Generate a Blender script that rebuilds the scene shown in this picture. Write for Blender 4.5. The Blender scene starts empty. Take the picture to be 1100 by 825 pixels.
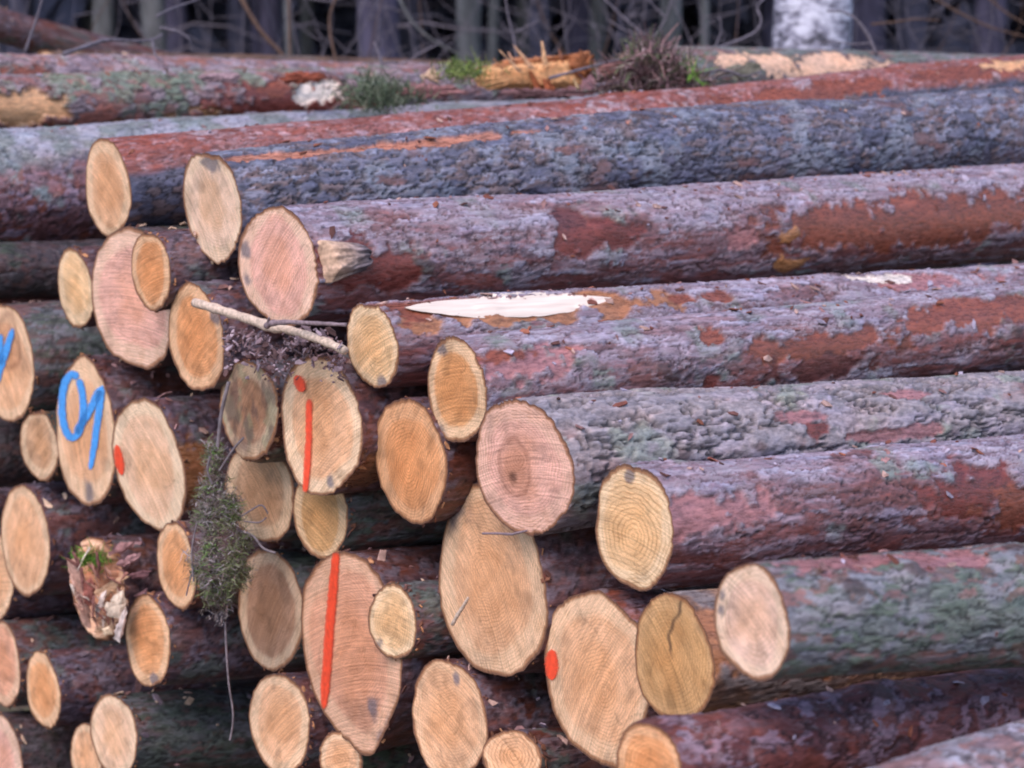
import bpy, math, random
import numpy as np
from mathutils import Vector, Matrix
R_ = math.radians
scene = bpy.context.scene
COL = scene.collection
random.seed(4)
rng = np.random.default_rng(11)

# ------------------------------------------------------------------ camera
CAM_Z, F_PX, PW, PH, HORIZON = 1.75, 2050.0, 1100.0, 825.0, 100.0
PITCH = math.atan((PH/2 - HORIZON)/F_PX)
cam_data = bpy.data.cameras.new('camera')
cam = bpy.data.objects.new('camera', cam_data); COL.objects.link(cam)
cam.location = (0, 0, CAM_Z)
cam.rotation_euler = (math.pi/2 - PITCH, 0, 0)
cam_data.sensor_width = 36.0
cam_data.lens = 36.0*F_PX/PW
cam_data.clip_end = 600
cam_data.dof.use_dof = True
cam_data.dof.focus_distance = 4.3
cam_data.dof.aperture_fstop = 3.1
scene.camera = cam

# ------------------------------------------------------------------ light: overcast dusk
SUN_EL, SUN_AZ = 52.0, 205.0          # azimuth measured clockwise from +Y (behind the camera, to its left)
w = bpy.data.worlds.new('World'); scene.world = w; w.use_nodes = True
nt = w.node_tree; nt.nodes.clear()
sky = nt.nodes.new('ShaderNodeTexSky'); sky.sky_type = 'NISHITA'; sky.sun_disc = False
sky.sun_elevation = R_(SUN_EL); sky.sun_rotation = R_(SUN_AZ); sky.dust_density = 1.5; sky.air_density = 1.0; sky.ozone_density = 3.0
bg = nt.nodes.new('ShaderNodeBackground'); bg.inputs['Strength'].default_value = 0.125
wo = nt.nodes.new('ShaderNodeOutputWorld')
nt.links.new(sky.outputs[0], bg.inputs[0]); nt.links.new(bg.outputs[0], wo.inputs[0])
sl = bpy.data.lights.new('sun', 'SUN'); sl.energy = 1.15; sl.angle = R_(40); sl.color = (1.0, .91, .88)
so = bpy.data.objects.new('sun', sl); COL.objects.link(so)
sd = Vector((math.sin(R_(SUN_AZ))*math.cos(R_(SUN_EL)), math.cos(R_(SUN_AZ))*math.cos(R_(SUN_EL)), math.sin(R_(SUN_EL))))
so.rotation_euler = (-sd).to_track_quat('-Z', 'Y').to_euler()
so.location = (0, -5, 12)
vs = scene.view_settings
vs.view_transform = 'Standard'; vs.look = 'None'; vs.gamma = 1.0; vs.use_curve_mapping = False
vs.exposure = 1.12
scene.cycles.max_bounces = 5
scene.cycles.filter_width = 2.0

# ------------------------------------------------------------------ helpers
def px_ray(px, py):
    v = np.array([(px-PW/2)/F_PX,
                  math.cos(PITCH) - (py-PH/2)/F_PX*math.sin(PITCH),
                  -math.sin(PITCH) - (py-PH/2)/F_PX*math.cos(PITCH)])
    return v/v[1]
CAMP = np.array([0, 0, CAM_Z])
def at(px, py, y):
    return CAMP + px_ray(px, py)*y

def lin(r, g, b):
    return np.array([((c/255)/12.92 if c/255 <= .04045 else ((c/255+.055)/1.055)**2.4) for c in (r, g, b)])

def tag(o, label=None, cat=None, group=None, kind=None):
    if label: o['label'] = label
    if cat: o['category'] = cat
    if group: o['group'] = group
    if kind: o['kind'] = kind
    return o
def empty(name, M=None):
    o = bpy.data.objects.new(name, None); COL.objects.link(o)
    o.empty_display_size = .05
    if M is not None: o.matrix_world = M
    return o
def mesh_obj(name, V, Fq, mat, parent=None, attrs=None, smooth=True):
    me = bpy.data.meshes.new(name)
    V = np.asarray(V, dtype=np.float32)
    if isinstance(Fq, np.ndarray):
        n = Fq.shape[1]
        me.vertices.add(len(V)); me.vertices.foreach_set('co', V.ravel())
        me.loops.add(Fq.size); me.loops.foreach_set('vertex_index', Fq.astype(np.int32).ravel())
        me.polygons.add(len(Fq)); me.polygons.foreach_set('loop_start', np.arange(0, Fq.size, n, dtype=np.int32))
        me.update(calc_edges=True)
    else:
        me.from_pydata([tuple(v) for v in V], [], Fq)
    if smooth: me.polygons.foreach_set('use_smooth', np.ones(len(me.polygons), dtype=bool))
    for k, a in (attrs or {}).items():
        a = np.asarray(a, dtype=np.float32)
        if a.ndim == 1:
            at_ = me.attributes.new(k, 'FLOAT', 'POINT'); at_.data.foreach_set('value', a)
        else:
            at_ = me.attributes.new(k, 'FLOAT_VECTOR', 'POINT'); at_.data.foreach_set('vector', a[:, :3].ravel())
    if mat: me.materials.append(mat)
    me.update()
    o = bpy.data.objects.new(name, me); COL.objects.link(o)
    if parent: o.parent = parent
    return o

# numpy noise -----------------------------------------------------------
def _hash(ix, iy, iz, seed=0):
    h = (ix.astype(np.uint32)*np.uint32(374761393) + iy.astype(np.uint32)*np.uint32(668265263)
         + iz.astype(np.uint32)*np.uint32(2147483647) + np.uint32((seed*1274126177) & 0xffffffff))
    h = (h ^ (h >> np.uint32(13)))*np.uint32(1274126177)
    h = (h ^ (h >> np.uint32(16)))*np.uint32(2246822519)
    return ((h ^ (h >> np.uint32(15))) & np.uint32(0xffffff)).astype(np.float32)/np.float32(0xffffff)
def vnoise(p, seed=0):
    i = np.floor(p).astype(np.int64); f = p - i; f = f*f*(3-2*f)
    r = 0
    for a in (0, 1):
        wx = f[..., 0] if a else 1-f[..., 0]
        for b in (0, 1):
            wy = f[..., 1] if b else 1-f[..., 1]
            for c in (0, 1):
                wz = f[..., 2] if c else 1-f[..., 2]
                r = r + wx*wy*wz*_hash(i[..., 0]+a, i[..., 1]+b, i[..., 2]+c, seed)
    return r
def fbm(p, oct=4, seed=0, gain=.5):
    s, a, t = 0, .5, 0
    for o in range(oct):
        s = s + a*vnoise(p*2**o, seed+o*17); t += a; a *= gain
    return s/t
def worley(u, v, wrap, seed=0):
    """2-D cells, v periodic with integer period `wrap`: F1, F2, id, offset to the cell point"""
    iu, iv = np.floor(u).astype(np.int64), np.floor(v).astype(np.int64)
    f1 = np.full(u.shape, 9., np.float32); f2 = f1.copy(); cid = f1*0; ou = f1*0; ov = f1*0
    for a in (-1, 0, 1):
        for b in (-1, 0, 1):
            cu, cv = iu+a, iv+b; cm = np.mod(cv, wrap); z = cu*0
            du = cu+_hash(cu, cm, z, seed) - u; dv = cv+_hash(cu, cm, z+1, seed) - v
            d = du*du+dv*dv
            m = d < f1
            f2 = np.where(m, f1, np.minimum(f2, d))
            cid = np.where(m, _hash(cu, cm, z+2, seed), cid)
            ou = np.where(m, du, ou); ov = np.where(m, dv, ov)
            f1 = np.where(m, d, f1)
    return np.sqrt(f1), np.sqrt(f2), cid, ou, ov
def sstep(a, b, x):
    t = np.clip((x-a)/(b-a), 0, 1); return t*t*(3-2*t)
def mixc(c, d, m):
    return c*(1-m[..., None]) + d*m[..., None]

# ------------------------------------------------------------------ materials
def new_mat(name):
    m = bpy.data.materials.new(name); m.use_nodes = True
    t = m.node_tree; t.nodes.clear()
    o = t.nodes.new('ShaderNodeOutputMaterial'); b = t.nodes.new('ShaderNodeBsdfPrincipled')
    t.links.new(b.outputs[0], o.inputs[0])
    return m, t, b
def N(t, kind, **kw):
    n = t.nodes.new(kind)
    for k, v in kw.items():
        if k in n.inputs: n.inputs[k].default_value = v
        else: setattr(n, k, v)
    return n
def ramp(t, fac, stops):
    r = t.nodes.new('ShaderNodeValToRGB'); e = r.color_ramp.elements
    while len(e) < len(stops): e.new(.5)
    for i, (p, c) in enumerate(stops):
        e[i].position = p; e[i].color = (*c, 1) if len(c) == 3 else c
    t.links.new(fac, r.inputs[0]); return r
def mixn(t, mode, fac, a, b):
    m = t.nodes.new('ShaderNodeMix'); m.data_type = 'RGBA'; m.blend_type = mode
    if hasattr(fac, 'links'): t.links.new(fac, m.inputs[0])
    else: m.inputs[0].default_value = fac
    for s, v in ((6, a), (7, b)):
        if hasattr(v, 'links'): t.links.new(v, m.inputs[s])
        else: m.inputs[s].default_value = (*v, 1)
    return m.outputs[2]
def math_n(t, op, a, b=None):
    m = t.nodes.new('ShaderNodeMath'); m.operation = op
    for i, v in enumerate((a, b)):
        if v is None: continue
        if hasattr(v, 'links'): t.links.new(v, m.inputs[i])
        else: m.inputs[i].default_value = v
    return m.outputs[0]
G3 = lambda v: (v, v, v)

def bark_material():
    m, t, b = new_mat('bark')
    tint = N(t, 'ShaderNodeAttribute', attribute_name='tint')
    tc = N(t, 'ShaderNodeTexCoord')
    mp = N(t, 'ShaderNodeMapping', Scale=(.40, 1.1, 1.1)); t.links.new(tc.outputs['Object'], mp.inputs[0])
    n1 = N(t, 'ShaderNodeTexNoise', Scale=95., Detail=5., Roughness=.65); t.links.new(mp.outputs[0], n1.inputs['Vector'])
    n2 = N(t, 'ShaderNodeTexNoise', Scale=17., Detail=3.); t.links.new(mp.outputs[0], n2.inputs['Vector'])
    r1 = ramp(t, n1.outputs[0], [(.28, G3(.42)), (.5, G3(.95)), (.72, G3(1.5))])
    c = mixn(t, 'MULTIPLY', 1.0, tint.outputs['Color'], r1.outputs[0])
    r2 = ramp(t, n2.outputs[0], [(.3, (.8, .85, .95)), (.5, (1, 1, 1)), (.7, (1.2, 1.08, 1.0))])
    c = mixn(t, 'MULTIPLY', .8, c, r2.outputs[0])
    # thin pale papery scales
    v = N(t, 'ShaderNodeTexVoronoi', Scale=62.); v.distance = 'MINKOWSKI'
    mp2 = N(t, 'ShaderNodeMapping', Scale=(.22, 1.2, 1.2)); t.links.new(tc.outputs['Object'], mp2.inputs[0])
    wn = mixn(t, 'LINEAR_LIGHT', .03, mp2.outputs[0], n1.outputs['Color'])
    t.links.new(wn, v.inputs['Vector'])
    sc = N(t, 'ShaderNodeAttribute', attribute_name='scale_amt')
    sep = N(t, 'ShaderNodeSeparateColor'); t.links.new(v.outputs['Color'], sep.inputs[0])
    pick = ramp(t, sep.outputs[0], [(.60, G3(0)), (.72, G3(1))])
    fac = math_n(t, 'MULTIPLY', pick.outputs[0], sc.outputs['Fac'])
    light = ramp(t, sep.outputs[1], [(0, tuple(lin(144, 130, 144))), (.5, tuple(lin(174, 154, 162))), (1, tuple(lin(198, 188, 204)))])
    c = mixn(t, 'MIX', fac, c, light.outputs[0])
    t.links.new(c, b.inputs['Base Color'])
    wet = N(t, 'ShaderNodeAttribute', attribute_name='wet')
    rr = ramp(t, n1.outputs[0], [(.3, G3(.42)), (.7, G3(.75))])
    t.links.new(math_n(t, 'SUBTRACT', rr.outputs[0], math_n(t, 'MULTIPLY', wet.outputs['Fac'], .28)), b.inputs['Roughness'])
    b.inputs['Specular IOR Level'].default_value = .6
    h = math_n(t, 'ADD', n1.outputs[0], math_n(t, 'MULTIPLY', math_n(t, 'MULTIPLY', v.outputs['Distance'], -.3), sc.outputs['Fac']))
    bp = N(t, 'ShaderNodeBump', Strength=.8, Distance=.004); t.links.new(h, bp.inputs['Height']); t.links.new(bp.outputs[0], b.inputs['Normal'])
    return m

def cut_material():
    m, t, b = new_mat('cut_wood')
    tint = N(t, 'ShaderNodeAttribute', attribute_name='tint')
    fc = N(t, 'ShaderNodeAttribute', attribute_name='fc')       # x,y from the pith in ring widths, z a per-log seed
    pr = N(t, 'ShaderNodeAttribute', attribute_name='pr')       # x ring strength, y saw strength, z saw coordinate
    sp = N(t, 'ShaderNodeSeparateXYZ'); t.links.new(pr.outputs['Vector'], sp.inputs[0])
    nz = N(t, 'ShaderNodeTexNoise', Scale=.10, Detail=3.); t.links.new(fc.outputs['Vector'], nz.inputs['Vector'])
    ms = N(t, 'ShaderNodeVectorMath', operation='MULTIPLY'); ms.inputs[1].default_value = (1, 1, 0); t.links.new(fc.outputs['Vector'], ms.inputs[0])
    ln = N(t, 'ShaderNodeVectorMath', operation='LENGTH'); t.links.new(ms.outputs[0], ln.inputs[0])
    d = math_n(t, 'ADD', ln.outputs['Value'], math_n(t, 'MULTIPLY', nz.outputs[0], 5.0))
    ring = math_n(t, 'FRACT', d)
    rr = ramp(t, ring, [(0, (1.06, 1.05, 1.03)), (.55, (1.0, .99, .97)), (.80, (.60, .50, .40)), (1.0, (1.06, 1.05, 1.03))])
    # ring strength varies over the face
    nv = N(t, 'ShaderNodeTexNoise', Scale=.09, Detail=2.); t.links.new(fc.outputs['Vector'], nv.inputs['Vector'])
    rs = math_n(t, 'MULTIPLY', sp.outputs[0], ramp(t, nv.outputs[0], [(.3, G3(.15)), (.6, G3(1))]).outputs[0])
    cl = N(t, 'ShaderNodeClamp'); t.links.new(rs, cl.inputs[0])
    c = mixn(t, 'MULTIPLY', cl.outputs[0], tint.outputs['Color'], rr.outputs[0])
    # saw marks
    cx = N(t, 'ShaderNodeCombineXYZ'); t.links.new(sp.outputs[2], cx.inputs[0])
    fz = N(t, 'ShaderNodeSeparateXYZ'); t.links.new(fc.outputs['Vector'], fz.inputs[0]); t.links.new(fz.outputs[2], cx.inputs[1])
    t.links.new(math_n(t, 'MULTIPLY', nz.outputs[0], .02), cx.inputs[2])
    sn = N(t, 'ShaderNodeTexNoise', Scale=230., Detail=2.); t.links.new(cx.outputs[0], sn.inputs['Vector'])
    sr = ramp(t, sn.outputs[0], [(.30, G3(.70)), (.5, G3(1.0)), (.68, G3(1.22))])
    c = mixn(t, 'MULTIPLY', sp.outputs[1], c, sr.outputs[0])
    # fibre grain and blotches
    tc = N(t, 'ShaderNodeTexCoord')
    g = N(t, 'ShaderNodeTexNoise', Scale=260., Detail=4., Roughness=.7); t.links.new(tc.outputs['Object'], g.inputs['Vector'])
    gr = ramp(t, g.outputs[0], [(.3, G3(.72)), (.5, G3(1)), (.7, G3(1.2))])
    c = mixn(t, 'MULTIPLY', .8, c, gr.outputs[0])
    g2 = N(t, 'ShaderNodeTexNoise', Scale=22., Detail=4.); t.links.new(tc.outputs['Object'], g2.inputs['Vector'])
    g2r = ramp(t, g2.outputs[0], [(.3, (.86, .8, .74)), (.5, (1, 1, 1)), (.7, (1.1, 1.1, 1.12))])
    c = mixn(t, 'MULTIPLY', .8, c, g2r.outputs[0])
    t.links.new(c, b.inputs['Base Color'])
    b.inputs['Roughness'].default_value = .72; b.inputs['Specular IOR Level'].default_value = .3
    h = math_n(t, 'ADD', g.outputs[0], sn.outputs[0])
    bp = N(t, 'ShaderNodeBump', Strength=.6, Distance=.003); t.links.new(h, bp.inputs['Height']); t.links.new(bp.outputs[0], b.inputs['Normal'])
    return m

def plain(name, col, rough=.8, nscale=40., amt=.5, bump=.003, stretch=(1, 1, 1), emis=None):
    m, t, b = new_mat(name)
    tc = N(t, 'ShaderNodeTexCoord'); mp = N(t, 'ShaderNodeMapping', Scale=stretch); t.links.new(tc.outputs['Object'], mp.inputs[0])
    n = N(t, 'ShaderNodeTexNoise', Scale=nscale, Detail=4.); t.links.new(mp.outputs[0], n.inputs['Vector'])
    r = ramp(t, n.outputs[0], [(.28, G3(1-amt)), (.5, G3(1)), (.72, G3(1+amt))])
    c = mixn(t, 'MULTIPLY', 1.0, tuple(col), r.outputs[0])
    t.links.new(c, b.inputs['Base Color']); b.inputs['Roughness'].default_value = rough
    b.inputs['Specular IOR Level'].default_value = .3
    bp = N(t, 'ShaderNodeBump', Strength=.6, Distance=bump); t.links.new(n.outputs[0], bp.inputs['Height']); t.links.new(bp.outputs[0], b.inputs['Normal'])
    return m
def tinted(name, rough=.85):
    m, t, b = new_mat(name)
    a = N(t, 'ShaderNodeAttribute', attribute_name='tint')
    tc = N(t, 'ShaderNodeTexCoord'); n = N(t, 'ShaderNodeTexNoise', Scale=60., Detail=3.); t.links.new(tc.outputs['Object'], n.inputs['Vector'])
    r = ramp(t, n.outputs[0], [(.3, G3(.6)), (.7, G3(1.35))])
    t.links.new(mixn(t, 'MULTIPLY', 1.0, a.outputs['Color'], r.outputs[0]), b.inputs['Base Color'])
    b.inputs['Roughness'].default_value = rough; b.inputs['Specular IOR Level'].default_value = .25
    return m
BARK, CUT, TINT = bark_material(), cut_material(), tinted('debris')
def spray(name, col):
    m, t, b = new_mat(name)
    tc = N(t, 'ShaderNodeTexCoord'); n = N(t, 'ShaderNodeTexNoise', Scale=420., Detail=3., Roughness=.7); t.links.new(tc.outputs['Object'], n.inputs['Vector'])
    n2 = N(t, 'ShaderNodeTexNoise', Scale=70., Detail=2.); t.links.new(tc.outputs['Object'], n2.inputs['Vector'])
    t.links.new(mixn(t, 'MULTIPLY', 1., col, ramp(t, n2.outputs[0], [(.3, G3(.8)), (.7, G3(1.12))]).outputs[0]), b.inputs['Base Color'])
    b.inputs['Roughness'].default_value = .55
    cov = N(t, 'ShaderNodeAttribute', attribute_name='cov')
    a = math_n(t, 'ADD', cov.outputs['Fac'], math_n(t, 'MULTIPLY', math_n(t, 'SUBTRACT', n.outputs[0], .5), 1.1))
    t.links.new(ramp(t, a, [(.22, G3(0)), (.55, G3(.72)), (.85, G3(.95))]).outputs[0], b.inputs['Alpha'])
    return m
PAINT_RED, PAINT_BLUE = spray('orange_spray_paint', (.88, .075, .025)), spray('blue_spray_paint', (.07, .33, .78))


# ------------------------------------------------------------------ the log pile
# key, sawn end: centre x,y, width, height, lean; a second point of the axis and the height there (photo pixels);
# distance of the end from the camera (m), azimuth change (deg), bark, wood tone, extras, label
LOGS = [
    ('a1', 115,201,50,102,-8, 1100,98,78, 5.416,0, 'redtop', 'tan', {},
     'pale narrow sawn end at upper left, with red peeled top and dark lower bark'),
    ('a2', 228,222,62,118,-14, 1100,140,92, 4.972,0, 'plated', 'pale', {'stain': [(0.1, 0.85, 0.3)]},
     'dark blue grey plated log with a pale sawn end, grey smudge at its top'),
    ('a3', 299,285,86,128,-16, 1100,229,102, 4.744,0, 'flaky', 'pink', {'stain': [(-0.8, 0.2, 0.16), (-0.85, -0.25, 0.14)]},
     'thick flaky log with pinkish sawn end and a broken branch stub beside it'),
    ('a4', 400,372,56,92,-10, 1100,325,88, 4.463,0, 'flaky', 'straw', {'stain': [(0.25, -0.8, 0.22)]},
     'small log with straw coloured end and white bare patch along its top'),
    ('b4', 490,420,63,116,-8, 1100,354,94, 4.22,0, 'flaky', 'ochre', {'sap': 0.8, 'stain': [(-0.5, 0.75, 0.2), (-0.5, -0.85, 0.2)]},
     'ochre ended log with pale rim, just right of and below the straw coloured end'),
    ('a5', 561,502,105,152,-20, 1100,452,96, 4.043,0, 'cracked', 'pink', {'sap': 0.25, 'heart': (-0.18, 0.0, 0.33), 'ring': 0.8},
     'grey cracked bark log whose wide pink end has a brown heart'),
    ('a6', 681,567,90,131,-10, 1100,522,118, 3.839,0, 'flaky', 'straw', {'ring': 1.6, 'rw': 0.011, 'bite': [(172, 20, -0.09)], 'stain': [(-0.15, 0.88, 0.13)]},
     'log with pale end showing bold growth rings, blue grey and red flaky bark'),
    ('a7', 807,668,80,130,-8, 1100,650,130, 3.057,1.4, 'green', 'pinkpale', {'ring': 0.8, 'stain': [(-0.85, 0.3, 0.1), (-0.85, 0, 0.1)]},
     'log with pale pink end and grey green bark, nearest the right edge of the pile'),
    ('a8', 723,708,88,142,-14, 1100,682,142, 3.642,5.0, 'brown', 'ochredull', {'split': 1, 'sap': 0.1},
     'dull ochre log end half hidden by the pale pink end, with a bare brown flank'),
    ('a9', 640,727,118,190,-20, 1100,690,165, 3.911,4.7, 'red', 'tan', {'ring': 0.6, 'sap': 0.5, 'bite': [(-52, 16, 0.16)]},
     'big tan log end with one round orange paint dot'),
    ('a10', 697,822,68,94,-8, 1100,762,104, 3.066,0.4, 'redlilac', 'orange', {'sap': 0.4, 'ring': 0.8},
     'small orange log end at lower right, dark red bark with lilac patches'),
    ('a12', 527,627,118,202,-14, 1000,590,170, 4.21,6.5, 'red', 'tan', {'ring': 0.7, 'sap': 0.5, 'stain': [(-0.75, 0.72, 0.28)], 'bite': [(100, 40, 0.06)]},
     'largest plain tan log end, with thin twigs lying across it'),
    ('a13', 440,495,76,140,-14, 900,455,110, 4.363,0, 'red', 'orange', {'ring': 0.9, 'sap': 0.3},
     'orange tan oval log end with fine rings, left of the brown hearted end'),
    ('a14', 343,457,92,154,-6, 800,420,120, 4.576,0, 'red', 'tan', {'sap': 0.9, 'rough': 0.006, 'stain': [(0.3, -0.75, 0.12)], 'bite': [(195, 25, -0.1)]},
     'tan log end with a thin red paint stripe and debris on top'),
    ('a15', 376,695,106,216,-24, 900,655,180, 4.571,-2.6, 'red', 'pinktan', {'sap': 0.4, 'stain': [(0.45, -0.55, 0.14), (0.85, -0.85, 0.3)], 'bite': [(-70, 22, 0.1)]},
     'large pink tan log end with a bold orange paint stripe from top to bottom'),
    ('a16', 422,668,52,84,-6, 900,630,78, 4.393,7.5, 'redgreen', 'straw', {'rough': 0.003, 'stain': [(-0.6, -0.8, 0.25)]},
     'small straw coloured log end overlapping the right side of the boldly striped end'),
    ('a17', 481,774,84,132,-8, 900,745,120, 4.268,0, 'red', 'tan', {'sap': 0.3, 'stain': [(0.1, 0.75, 0.12)]},
     'tan log end at the bottom edge below the small straw coloured end'),
    ('a18', 550,815,64,64,-4, 900,790,60, 4.112,0, 'red', 'tan', {'ring': 1.0, 'sap': 0.3},
     'small ringed log end cut by the bottom edge, right of the tan bottom log'),
    ('a19', 290,655,72,132,-6, 700,620,120, 4.966,-0.9, 'green', 'dull', {},
     'dull brown log end right beside the hanging moss'),
    ('a20', 344,552,60,92,-6, 700,522,88, 4.694,0, 'green', 'ochredull', {},
     'small ochre log end tucked under the end with a thin red stripe'),
    ('a21', 278,528,74,114,-8, 700,494,108, 4.928,0, 'green', 'dulltan', {},
     'dull tan log end just above and right of the hanging moss'),
    ('a22', 268,440,62,112,-8, 700,405,104, 4.797,0, 'grey', 'dirty', {'rough': 0.006},
     'dirty brown log end with lichen and crumbs, left of the thin red stripe'),
    ('a23', 210,362,60,118,-10, 600,325,108, 4.937,0, 'purple', 'orange', {'stain': [(0.75, 0.5, 0.2)]},
     'orange brown log end touched by the tip of the forked stick'),
    ('a24', 162,291,42,85,-8, 600,250,80, 5.058,0, 'purple', 'orange', {},
     'small orange log end overlapping the wide pink end behind it'),
    ('a25', 142,322,92,150,-16, 600,288,140, 5.326,0, 'dark', 'pink', {'rough': 0.004, 'saw': 1.6},
     'wide pink log end half covered by a small orange log end'),
    ('a26', 81,310,38,86,-8, 500,275,80, 5.584,0, 'red', 'straw', {},
     'narrow pale log end at far left of the wide pink one'),
    ('a27', 6,390,58,132,-8, 400,362,124, 5.91,0, 'green', 'tan', {'heart': (0.1, 0.4, 0.4)},
     'log end at the left edge with blue spray paint, cut by the frame'),
    ('a28', 91,466,66,158,-10, 500,432,140, 5.528,0, 'red', 'tan', {'stain': [(0.15, -0.8, 0.22)]},
     'log end with a blue sprayed loop and zigzag mark'),
    ('a29', 42,479,40,78,-8, 400,452,74, 5.768,0, 'dark', 'dulltan', {},
     'small dull tan log end left of the blue zigzag mark'),
    ('a30', 160,500,78,146,-22, 600,460,124, 5.227,0, 'purple', 'tanpale', {'sap': 1.0},
     'leaning pale rimmed log end with an orange smear at its left edge'),
    ('a31', 26,580,52,124,-8, 400,550,112, 5.837,0, 'purple', 'tan', {},
     'tall narrow tan log end at far left below the small dull end'),
    ('a32', 189,607,42,98,-10, 600,575,92, 5.095,-1.5, 'red', 'orangetan', {},
     'narrow orange tan log end touching the left side of the hanging moss'),
    ('a33', 158,688,48,102,-8, 600,655,100, 5.224,0, 'purple', 'orangetan', {'stain': [(0.4, -0.8, 0.2)]},
     'orange log end with a pale streak, below the splintered log'),
    ('a34', 2,712,42,96,-10, 400,684,92, 5.953,0, 'redgreen', 'pinktan', {},
     'pink tan log end cut by the left edge near the bottom'),
    ('a35', 46,740,36,84,-8, 400,712,80, 5.737,0, 'purple', 'orangetan', {},
     'narrow orange log end low at the left on a purple grey log'),
    ('a36', 122,790,50,92,-8, 500,765,92, 5.399,0, 'green', 'tanpale', {'rough': 0.004},
     'pale tan log end at bottom left on a mossy green log'),
    ('a37', 92,812,34,70,-6, 500,790,66, 5.55,0, 'brown', 'tan', {},
     'small tan log end tucked left of the pale end on the mossy green log'),
    ('a38', 301,776,64,112,-8, 700,750,106, 4.808,0, 'purple', 'tan', {},
     'plain oval tan log end at the bottom under the dull brown end'),
    ('a39', 366,815,46,58,-6, 700,795,56, 4.595,0, 'dark', 'tan', {},
     'small tan log end at the bottom edge right of the plain oval one'),
    ('a41', 0,825,50,120,-10, 400,800,110, 5.911,0, 'dark', 'pink', {},
     'pink log end cut by the bottom left corner'),
    ('a42', -8,618,44,100,-8, 400,588,95, 6.051,0, 'purple', 'tan', {},
     'sliver of tan log end at the left edge below the tall narrow end'),
    ('a43', 106,632,60,110,-10, 500,600,100, 5.422,0, 'broken', 'pinktan', {'rough': 0.03},
     'broken splintered log at the left with a patch of green moss on it'),
    ('L', -70,214,60,130,-10, 1100,120,100, 6.262,0, 'lichen', 'tan', {},
     'thick log at the upper left with blue green lichen on top and purple bark below'),
    ('M', -120,116,60,70,-10, 900,88,44, 6.809,0, 'wound', 'tan', {},
     'greenish log with pale torn wounds along the top of the pile'),
    ('N', -140,92,50,70,-8, 600,96,50, 7.111,0, 'pinkgrey', 'tan', {},
     'pinkish grey log behind the wounded greenish one, on the pile crest at left'),
    ('l2', -60,292,40,60,-8, 400,276,58, 6.036,0, 'dark', 'tan', {},
     'dark mossy log in the shade under the thick lichen covered log'),
    ('l3', -50,338,40,50,-6, 400,322,46, 6.114,0, 'redtop', 'tan', {},
     'thin reddish log above the blue painted end at the left edge'),
    ('l4', -60,490,40,76,-6, 400,470,70, 6.061,0, 'dark', 'tan', {},
     'dark green log passing behind the small dull tan end at left'),
    ('l5', -70,545,40,60,-6, 400,520,56, 6.4,0, 'purple', 'tan', {},
     'thin purple log low in a gap at the left edge'),
    ('l6', -30,665,60,110,-6, 400,630,100, 6.25,0, 'redgreen', 'tan', {},
     'grey purple log under the splintered log at the left'),
    ('g1', 880,896,90,96,-8, 1100,826,98, 2.72,0, 'greyflake', 'tan', {},
     'pale grey flaky log in the bottom right corner'),
    ('R', 690,82,60,64,-8, 1000,86,58, 7.499,0, 'green', 'tan', {},
     'log on the crest with a long bare sawn patch, in front of the birch'),
    ('O', -70,8,30,36,-6, 150,66,36, 9.109,0, 'red', 'tan', {},
     'reddish brown log slanting down behind the crest at the top left corner'),
    ('O2', 50,66,30,22,-6, 330,72,18, 8.322,0, 'brown', 'tan', {},
     'thin brown log lying flat behind the crest at the top left'),
]

AXIS_AZ = 56.0
LONG = dict(a1=4.7, a2=4.0, a3=3.6, a4=3.2, b4=2.9, a5=2.7, a6=2.5, a7=2.3, a8=2.3, a9=2.2, a10=2.2, g1=2.0, L=6.3, M=5.4, N=4.6, R=2.9, O=2.3, O2=2.3, a12=2.4)
TONES = {k: lin(*v) for k, v in dict(tan=(208,158,124), pale=(214,178,156), pink=(210,158,144), straw=(216,174,134), ochre=(204,144,98),
         pinkpale=(220,180,162), ochredull=(184,138,94), orange=(206,142,98), pinktan=(203,146,120), dull=(164,122,98), dulltan=(184,142,112),
         dirty=(150,112,90), tanpale=(216,174,146), orangetan=(208,148,106)).items()}

def proj(p):
    q = p - CAMP
    zc = q[1]*math.cos(PITCH) - q[2]*math.sin(PITCH); yc = q[1]*math.sin(PITCH) + q[2]*math.cos(PITCH)
    return np.array([PW/2 + F_PX*q[0]/zc, PH/2 - F_PX*yc/zc])

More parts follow.
